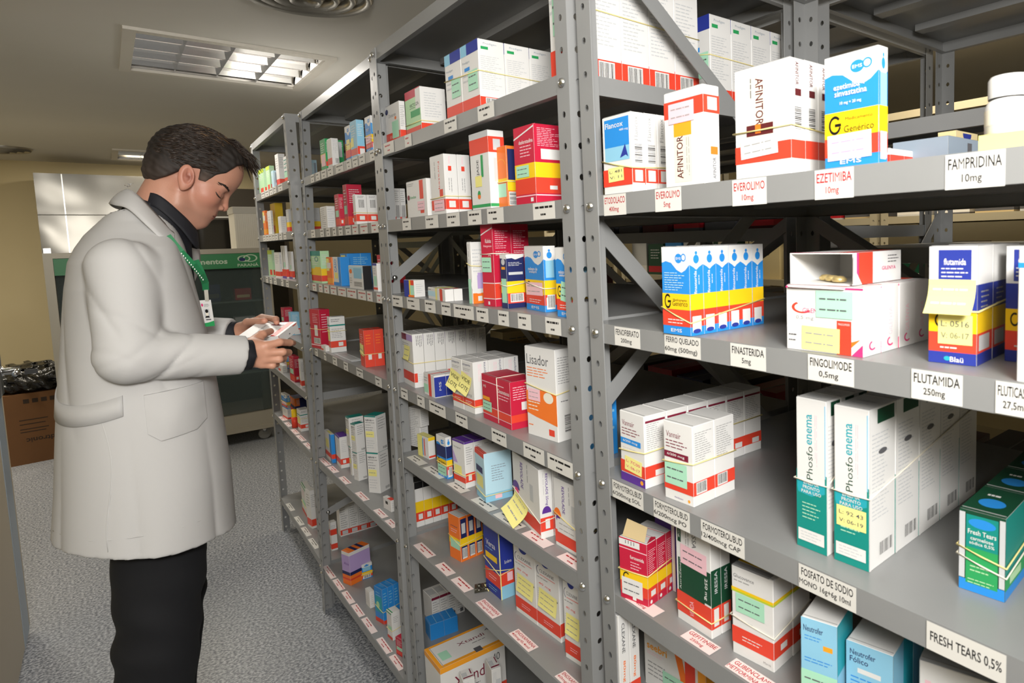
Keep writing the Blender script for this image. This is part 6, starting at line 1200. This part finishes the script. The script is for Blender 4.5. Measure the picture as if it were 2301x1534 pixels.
# --- lanyard and badge
LAN = mat('green_lanyard', '#1d7a4a', .6)
def ribbon(name, pts, wd, m, n=(0, -1, 0), par=MAN):
    mb = MB(); vs = []; P_ = [Vector(p) for p in pts]
    for i, p in enumerate(P_):
        t = (P_[min(i+1, len(P_)-1)]-P_[max(i-1, 0)]).normalized(); q = t.cross(Vector(n)).normalized()*wd/2; vs += [W(*(p-q)), W(*(p+q))]
    mb.add(vs, [(2*i, 2*i+1, 2*i+3, 2*i+2) for i in range(len(P_)-1)], m); o = mb.build(name, par); md = o.modifiers.new('s', 'SOLIDIFY'); md.thickness = .0012; return o
LANY = ribbon('lanyard', [(-.462, 1.884, 1.500), (-.440, 1.885, 1.462), (-.418, 1.900, 1.430), (-.402, 1.925, 1.405), (-.394, 1.955, 1.382), (-.392, 1.968, 1.365)], .013, LAN)
mb = MB()
for i in range(13):
    t = i/13; p = Vector((-.440+.043*t, 1.8805+.05*t*t, 1.458-.07*t)); mb.box(W(p.x-.0009, p.y-.0034, p.z-.0018), W(p.x+.0009, p.y-.003, p.z+.0016), pm('white'))
mb.build('printing', LANY)
ribbon('lanyard', [(-.402, 2.02, 1.44), (-.394, 2.0, 1.41), (-.390, 1.975, 1.385), (-.392, 1.968, 1.365)], .012, LAN)
mb = MB(); mb.box(W(-.396, 1.9655, 1.338), W(-.388, 1.9685, 1.366), BOLT); mb.build('badge_clip', MAN)
mb = MB(); bo, bx, bz = Vector((-.4045, 1.957, 1.275)), Vector((.024, .012, -.001)), Vector((-.003, .004, .066)); bnn = bx.cross(bz).normalized(); bnn = bnn if bnn.y < 0 else -bnn
c8 = [bo-bnn*.001, bo+bx-bnn*.001, bo+bx, bo, bo+bz-bnn*.001, bo+bx+bz-bnn*.001, bo+bx+bz, bo+bz]; mb.hexa([W(*p) for p in c8], pm('white'))
Bf = Face(mb, Vector(W(*bo)), bx, bz, bnn); Bf.R(0, 0, 1, .13, 'green'); Bf.poly([(0, .13), (.5, .15), (1, .2), (1, .13)], 'green'); Bf.R(.22, .33, .72, .66, 'lgrey'); Bf.E(.47, .5, .13, .12, 'ivory'); Bf.E(.47, .58, .14, .07, 'black'); Bf.poly([(.26, .33), (.68, .33), (.6, .40), (.34, .40)], 'black'); Bf.L(.3, .74, .8, .86, 3, 'dgrey'); Bf.E(.15, .82, .08, .06, 'hot'); Bf.R(.3, .24, .75, .28, 'dgrey')
mb.build('badge', MAN)
# ------------------------------------------------------------------ glass door medicine fridge
FRM = mat('fridge_frame', '#a39d8e', .4, .2); GRN = mat('fridge_sign_green', '#2c7f4c', .4); DARKIN = mat('fridge_inside', '#23282a', .6)
GLS = bpy.data.materials.new('door_glass'); GLS.use_nodes = True; _nt = GLS.node_tree; _b = _nt.nodes['Principled BSDF']; _b.inputs['Base Color'].default_value = lin('#5c6866'); _b.inputs['Roughness'].default_value = .04; _b.inputs['Alpha'].default_value = .30
fr = empty('display_fridge', (-.25, 5.9, 0)); FO = Vector(fr.location)
def fb(a, b, m, name, par=fr):
    mb = MB(); mb.box([a[i]-FO[i] for i in range(3)], [b[i]-FO[i] for i in range(3)], m); return mb.build(name, par)
x0, x1, yf, yb = -.866, .37, 5.70, 6.28
mb = MB()
for a, b in (((x0, yf, .13), (x0+.045, yb, 1.475)), ((x1-.045, yf, .13), (x1, yb, 1.475)), ((x0+.045, yb-.03, .13), (x1-.045, yb, 1.475)), ((x0+.045, yf, 1.44), (x1-.045, yb-.03, 1.475)), ((x0, yf-.01, .10), (x1, yb, .13)), ((x0+.045, yf, .13), (x1-.045, yf+.03, .235))): mb.box([a[i]-FO[i] for i in range(3)], [b[i]-FO[i] for i in range(3)], FRM)
mb.build('body', fr)
fb((x0+.046, yb-.05, .235), (x1-.046, yb-.031, 1.44), DARKIN, 'back_panel')
sg = fb((x0+.046, yf+.004, 1.330), (x1-.046, yf+.03, 1.438), GRN, 'sign')
mb = MB(); Sf = Face(mb, Vector((x0+.046, yf+.004, 1.330))-FO, (x1-x0-.092, 0, 0), (0, 0, .108), (0, -1, 0)); wt = mat('sign_lettering', '#b9cdb6', .5)
Sf.X(.655, .50, .30, .36, 'Medicamentos', wt, 0, .03); Sf.X(.487, .50, .018, .36, 'el', wt, 0, .03); mb.build('lettering', sg); mb = MB(); Sf = Face(mb, Vector((x0+.046, yf+.004, 1.330))-FO, (x1-x0-.092, 0, 0), (0, 0, .108), (0, -1, 0)); Sf.X(.915, .22, .115, .24, 'PARANÁ', wt, 0, .02); Sf.ring(.895, .64, .036, .22, .25, wt); Sf.ring(.93, .66, .04, .26, .22, wt); Sf.E(.885, .58, .018, .12, 'navy')
mb.build('emblem', sg)
for z in (.52, .80, 1.07): fb((x0+.05, yf+.10, z), (x1-.05, yb-.055, z+.012), mat('fridge_shelf', '#5a6764', .4), 'shelf')
fb((x0+.047, yf+.034, .238), (-.262, yf+.042, 1.328), GLS, 'glass_door'); fb((-.238, yf+.034, .238), (x1-.047, yf+.042, 1.328), GLS, 'glass_door')
fb((-.262, yf+.03, .236), (-.238, yf+.046, 1.329), mat('door_stile', '#3a3b38', .4, .4), 'door_stile')
for cx in (x0+.08, x1-.12):
    for cy in (yf+.07, yb-.08):
        mb = MB(); mb.lathe([(0, -.014), (.038, -.014), (.042, -.008), (.042, .008), (.038, .014), (0, .014)], (cx-FO.x, cy-FO.y, .044), mat('caster_wheel', '#8d8c88', .4), 20, 'y'); mb.box((cx-.012-FO.x, cy-.022-FO.y, .06), (cx+.012-FO.x, cy-.017-FO.y, .10), BOLT); mb.box((cx-.03-FO.x, cy-.03-FO.y, .094), (cx+.03-FO.x, cy+.03-FO.y, .10), BOLT); mb.build('caster', fr, True)
tag(fr, 'low glass fronted medicine fridge on casters with a green lettered band', 'fridge')
rnd = random.Random(11)
for z in (.532, .812, 1.082):
    for i in range(6):
        a = x0+.12+.19*i; c = rnd.choice(['dred', 'brown', 'dgrey', 'navy', 'lgrey', 'dgreen']); mb = MB(); w_ = rnd.uniform(.07, .13); h_ = rnd.uniform(.07, .15); mb.box((-w_/2, 0, 0), (w_/2, .10, h_), pm(c)); Ff = Face(mb, (-w_/2, 0, 0), (w_, 0, 0), (0, 0, h_), (0, -1, 0)); Ff.R(.1, .2, .9, .45, rnd.choice(['lgrey', 'dgrey', 'cream'])); o = mb.build('medicine_carton', None, False, (a, yf+.18, z+.0005))
        tag(o, '%s carton %s on the %s shelf inside the glass fridge' % ({'dred': 'dark red', 'brown': 'brown', 'dgrey': 'charcoal', 'navy': 'navy', 'lgrey': 'pale grey', 'dgreen': 'dark green'}[c], ['farthest left', 'second from left', 'third from left', 'third from right', 'second from right', 'farthest right'][i], {.532: 'lower', .812: 'middle', 1.082: 'upper'}[z]), 'medicine carton', 'cartons inside the glass fridge')
# crate standing on the fridge
CRM = mat('crate_plastic', '#d8d4c8', .5); mb = MB(); cx0, cx1, cy0, cy1, cz0, cz1 = .185, .36, 5.86, 6.14, 1.476, 1.79
mb.box((cx0, cy0, cz0), (cx1, cy1, cz0+.008), CRM)
for a, b in (((cx0, cy0, cz0+.008), (cx1, cy0+.006, cz1-.05)), ((cx0, cy1-.006, cz0+.008), (cx1, cy1, cz1-.05)), ((cx0, cy0+.006, cz0+.008), (cx0+.006, cy1-.006, cz1-.05)), ((cx1-.006, cy0+.006, cz0+.008), (cx1, cy1-.006, cz1-.05))): mb.box(a, b, CRM)
for i in range(14): mb.box((cx0+.006+.0122*i, cy0-.003, cz0+.012), (cx0+.0095+.0122*i, cy0, cz1-.05), CRM)
mb.box((cx0-.006, cy0-.008, cz1-.05), (cx1+.006, cy1+.006, cz1-.004), mat('crate_rim', '#b9b6ad', .5)); mb.box((cx0-.008, cy0-.010, cz1-.004), (cx1+.008, cy1+.008, cz1), CRM)
tag(mb.build('plastic_crate'), 'tall white ribbed plastic crate standing on the glass fridge', 'crate')
# stainless steel cold cabinet at the back
SSM = bpy.data.materials.new('stainless'); SSM.use_nodes = True; nt = SSM.node_tree; b = nt.nodes['Principled BSDF']; b.inputs['Base Color'].default_value = lin('#76736c'); b.inputs['Metallic'].default_value = 1; b.inputs['Roughness'].default_value = .24
_tc = nt.nodes.new('ShaderNodeTexCoord'); _n = nt.nodes.new('ShaderNodeTexNoise'); _n.inputs['Scale'].default_value = 1.9; _n.inputs['Detail'].default_value = 1; _bp = nt.nodes.new('ShaderNodeBump'); _bp.inputs['Strength'].default_value = .6; _bp.inputs['Distance'].default_value = .06
nt.links.new(_tc.outputs['Object'], _n.inputs['Vector']); nt.links.new(_n.outputs['Fac'], _bp.inputs['Height']); nt.links.new(_bp.outputs['Normal'], b.inputs['Normal'])
cb = empty('steel_cabinet', (-.2, 7.75, 0)); CO = Vector(cb.location)
def cbx(a, b, m, n): mb = MB(); mb.box([a[i]-CO[i] for i in range(3)], [b[i]-CO[i] for i in range(3)], m); return mb.build(n, cb)
cbx((-.955, 7.46, .08), (-.06, 8.05, 2.14), SSM, 'body')
cbx((-.955, 7.447, 1.80), (-.79, 7.459, 2.135), SSM, 'panel'); cbx((-.783, 7.447, 1.80), (-.065, 7.459, 2.135), SSM, 'panel'); cbx((-.955, 7.447, .15), (-.79, 7.459, 1.792), SSM, 'panel'); cbx((-.783, 7.447, .15), (-.065, 7.459, 1.792), SSM, 'door_panel')
cbx((-.79, 7.443, .15), (-.783, 7.449, 2.135), mat('bright_seam', '#e8e6df', .25, .8), 'seam'); cbx((-.955, 7.443, 1.792), (-.065, 7.449, 1.80), mat('dark_seam', '#55534e', .4, .5), 'seam')
cbx((-.945, 7.425, 1.43), (-.90, 7.446, 1.52), mat('door_latch', '#e9e9e6', .2, .8), 'latch')
for a in (-.93, -.10): cbx((a-.02, 7.5, 0), (a+.02, 7.54, .08), FRM, 'leg'); cbx((a-.02, 7.96, 0), (a+.02, 8.0, .08), FRM, 'leg')
tag(cb, 'tall stainless steel cabinet with rippled reflections behind the man', 'cabinet')
# dark shelved alcove to the right of the steel cabinet
al = empty('dark_cabinet', (.35, 7.3, 0)); AO = Vector(al.location); DK = mat('dark_cabinet_paint', '#4b4336', .35, .3)
def abx(a, b, m, n): mb = MB(); mb.box([a[i]-AO[i] for i in range(3)], [b[i]-AO[i] for i in range(3)], m); return mb.build(n, al)
abx((-.04, 7.05, .05), (.76, 7.62, 2.02), DK, 'body'); abx((0, 7.035, .12), (.34, 7.049, 1.74), mat('smoked_glass', '#1d1b17', .08), 'door'); abx((.36, 7.035, .12), (.72, 7.049, 1.74), mat('smoked_glass', '#1d1b17', .08), 'door')
abx((0, 7.03, 1.755), (.72, 7.048, 1.768), mat('bright_seam', '#e8e6df', .25, .8), 'trim_bar'); abx((.30, 7.01, 1.50), (.312, 7.034, 1.72), mat('bright_seam', '#e8e6df', .25, .8), 'handle')
for a in (0, .70): abx((a, 7.1, 0), (a+.03, 7.13, .05), DK, 'leg'); abx((a, 7.55, 0), (a+.03, 7.58, .05), DK, 'leg')
tag(al, 'dark glass doored cabinet behind the fridge, right of his face', 'cabinet')
# cardboard box with a black bag on top
KR = mat('cardboard', '#744f2d', .8, noise=(5, '#6b4827', .3)); t = empty('cardboard_box', (-1.05, 6.55, 0), R(6))
mb = MB(); mb.box((-.26, -.20, 0), (.24, .20, .50), KR); mb.build('carton_body', t); mb = MB(); mb.box((-.26, -.03, .5003), (.24, .03, .5012), mat('packing_tape', '#9b7c52', .3)); mb.build('tape', t)
mb = MB(); kf = mat('cardboard_print', '#33251a', .8); Kf = Face(mb, (-.26, -.20, 0), (.5, 0, 0), (0, 0, .5), (0, -1, 0)); Kf.X(.62, .33, .42, .07, 'Medtronic', kf, 180, .02)
for i, v in enumerate((.45, .49, .56, .62)): Kf.R(.36, v, .62+.03*(i % 2), v+.012, kf)
for i in range(4): Kf.R(.42+.09*i, .86, .48+.09*i, .92, kf)
mb.build('printing', t); tag(t, 'brown cardboard box with upside down print on the floor by the door', 'cardboard box')
BAG = mat('black_plastic_bag', '#121211', .22, bump=(40, .9, .01)); cb_, sb_ = (-1.05, 6.55), None
fn = lambda X, Y, Z: smax(ell(X, Y, Z, (-1.04, 6.56, .57), (.30, .23, .12))+.018*np.sin(31*X+9*np.sin(23*Z))*np.sin(27*Y+20*Z)+.010*np.sin(64*X+40*Z), .503-Z, .004)
V_, F_q = nets(fn, (-1.42, 6.2, .49), (-.68, 6.80, .75), .012); o = shape('plastic_bag', V_, F_q, BAG, None); tag(o, 'crumpled black plastic bag lying on the cardboard box', 'plastic bag')
# ------------------------------------------------------------------ stock on the shelves behind, mostly in shadow
def block(name, x, y, z, w, d, h, c, c2, label, grp, text=None, face=-1, back='lgrey'):
    mb = MB(); mb.box((0, 0, 0), (d, w, h), pm(c)); e = .001
    F = Face(mb, (0, w, 0), (0, -w, 0), (0, 0, h), (-1, 0, 0)); S = Face(mb, (0, 0, 0), (d, 0, 0), (0, 0, h), (0, -1, 0)); B_ = Face(mb, (d, 0, 0), (0, w, 0), (0, 0, h), (1, 0, 0)); T = Face(mb, (0, w, h), (0, -w, 0), (d, 0, 0), (0, 0, 1))
    for q in (F, S, B_): q.R(0, .08, 1, .28, c2); q.L(.15, .5, .85, .85, 4, back)
    T.R(.48, 0, .52, 1, back)
    if text: F.X(.5, .78, .8, .14, text[0], 'black', 0, .01); F.X(.42, .56, .64, .14, text[1], 'black', 0, .01)
    o = mb.build('medicine_carton', None, False, (x, y, z+.0005)); tag(o, label, 'medicine carton', grp); return o
CW = {'brown': 'brown', 'dgrey': 'charcoal', 'dred': 'dark red', 'kraft': 'tan', 'lgrey': 'pale grey', 'navy': 'navy', 'cream': 'cream', 'dgreen': 'dark green', 'white': 'white', 'blue': 'blue', 'sky': 'light blue'}
o = MB(); 
rows_back = [  # x, y0, z, count, w, d, h, colours, place
 (.66, 1.02, 1.431, 6, .12, .20, .10, ('brown', 'dgrey', 'dgrey'), 'second rear shelf behind the blue generic row'), (.66, 1.02, 1.181, 6, .12, .20, .085, ('kraft', 'lgrey', 'cream'), 'third rear shelf behind the blue generic row'),
 (.66, .0, 1.181, 6, .12, .20, .07, ('cream', 'lgrey', 'kraft'), 'third rear shelf behind the pink cartons'), (.66, .02, .881, 6, .13, .22, .12, ('dgrey', 'brown', 'dgrey'), 'fourth rear shelf behind the teal cartons'),
 (.66, 1.02, .881, 6, .12, .2, .12, ('dred', 'dgrey', 'navy'), 'fourth rear shelf behind the second bay'), (.66, 1.97, 1.231, 6, .12, .2, .12, ('brown', 'dred', 'kraft'), 'third rear shelf behind the third bay'),
 (.66, 1.97, .931, 6, .12, .2, .14, ('kraft', 'cream', 'lgrey'), 'fourth rear shelf behind the third bay'), (.66, 1.0, 1.731, 5, .12, .2, .09, ('dgrey', 'brown', 'kraft'), 'top rear shelf behind the second bay')]
_zfix = {1.431: 1.965-.55+.016, 1.181: 1.965-.80+.016, .881: 1.965-1.10+.016}
for (x, y0, z, n, w_, d_, h_, cs, pl) in rows_back:
    unit_i = 0 if y0 < .85 else 1
    idx = (0, 6, 11, 16, 22, 29, 36) if unit_i == 0 else (0, 5, 10, 15, 21, 28, 36); zz = min((1.965-.05*k+.016 for k in idx), key=lambda q: abs(q-z)); rnd = random.Random(int(z*100+y0*10))
    for i in range(n):
        c = cs[i % 3]; ww = w_*rnd.uniform(.75, .98); yy = y0+i*(w_+.012)
        if yy+ww > (.86 if unit_i == 0 else (1.80 if y0 < 1.5 else 2.77)): break
        block('x', x, yy, zz, ww, d_, h_*rnd.uniform(.8, 1.2), c, rnd.choice(('dgrey', 'dred', c)), '%s carton %s on the %s' % (CW[c], ['first from right', 'second from right', 'third from right', 'fourth from right', 'fifth from right', 'sixth from right'][i], pl), 'stock on the rear shelving', back='grey')
for (ya, z, n, w_, h_, cs, pl) in ((.66, 9, 5, .15, .11, ('dgrey', 'lgrey', 'kraft'), 'near cream unit upper shelf'), (1.62, 9, 5, .15, .10, ('kraft', 'lgrey', 'brown'), 'second cream unit upper shelf'), (.66, 15, 5, .15, .16, ('brown', 'dgreen', 'dgrey'), 'near cream unit lower shelf'), (2.60, 15, 5, .15, .22, ('dgreen', 'lgrey', 'blue'), 'third cream unit lower shelf'), (2.60, 9, 5, .15, .08, ('dred', 'lgrey', 'blue'), 'third cream unit upper shelf')):
    rnd = random.Random(z+int(ya*10))
    for i in range(n):
        c = cs[i % 3]; block('x', 2.10, ya+i*.172, ZB(z)+.016, w_, .22, h_*rnd.uniform(.8, 1.15), c, rnd.choice(('dgrey', 'dred', 'white')), '%s carton %s on the %s' % (CW[c], ['first from right', 'second from right', 'third from right', 'fourth from right', 'fifth from right'][i], pl), 'stock on the cream shelving')
z_ = ZB(15)+.016
block('x', 2.09, 2.165, z_, .24, .28, .255, 'cream', 'cream', 'large cream carton with printed lot number behind the blue generic row', 'stock on the cream shelving', ('L: 605677', 'V: 08/19'))
block('x', 2.075, 1.93, z_, .17, .3, .20, 'white', 'blue', 'white carton with blue bands on the second cream unit', 'stock on the cream shelving')
block('x', 2.075, 1.62, z_, .24, .3, .17, 'dgrey', 'brown', 'charcoal carton beside the blue banded one on second cream unit', 'stock on the cream shelving')
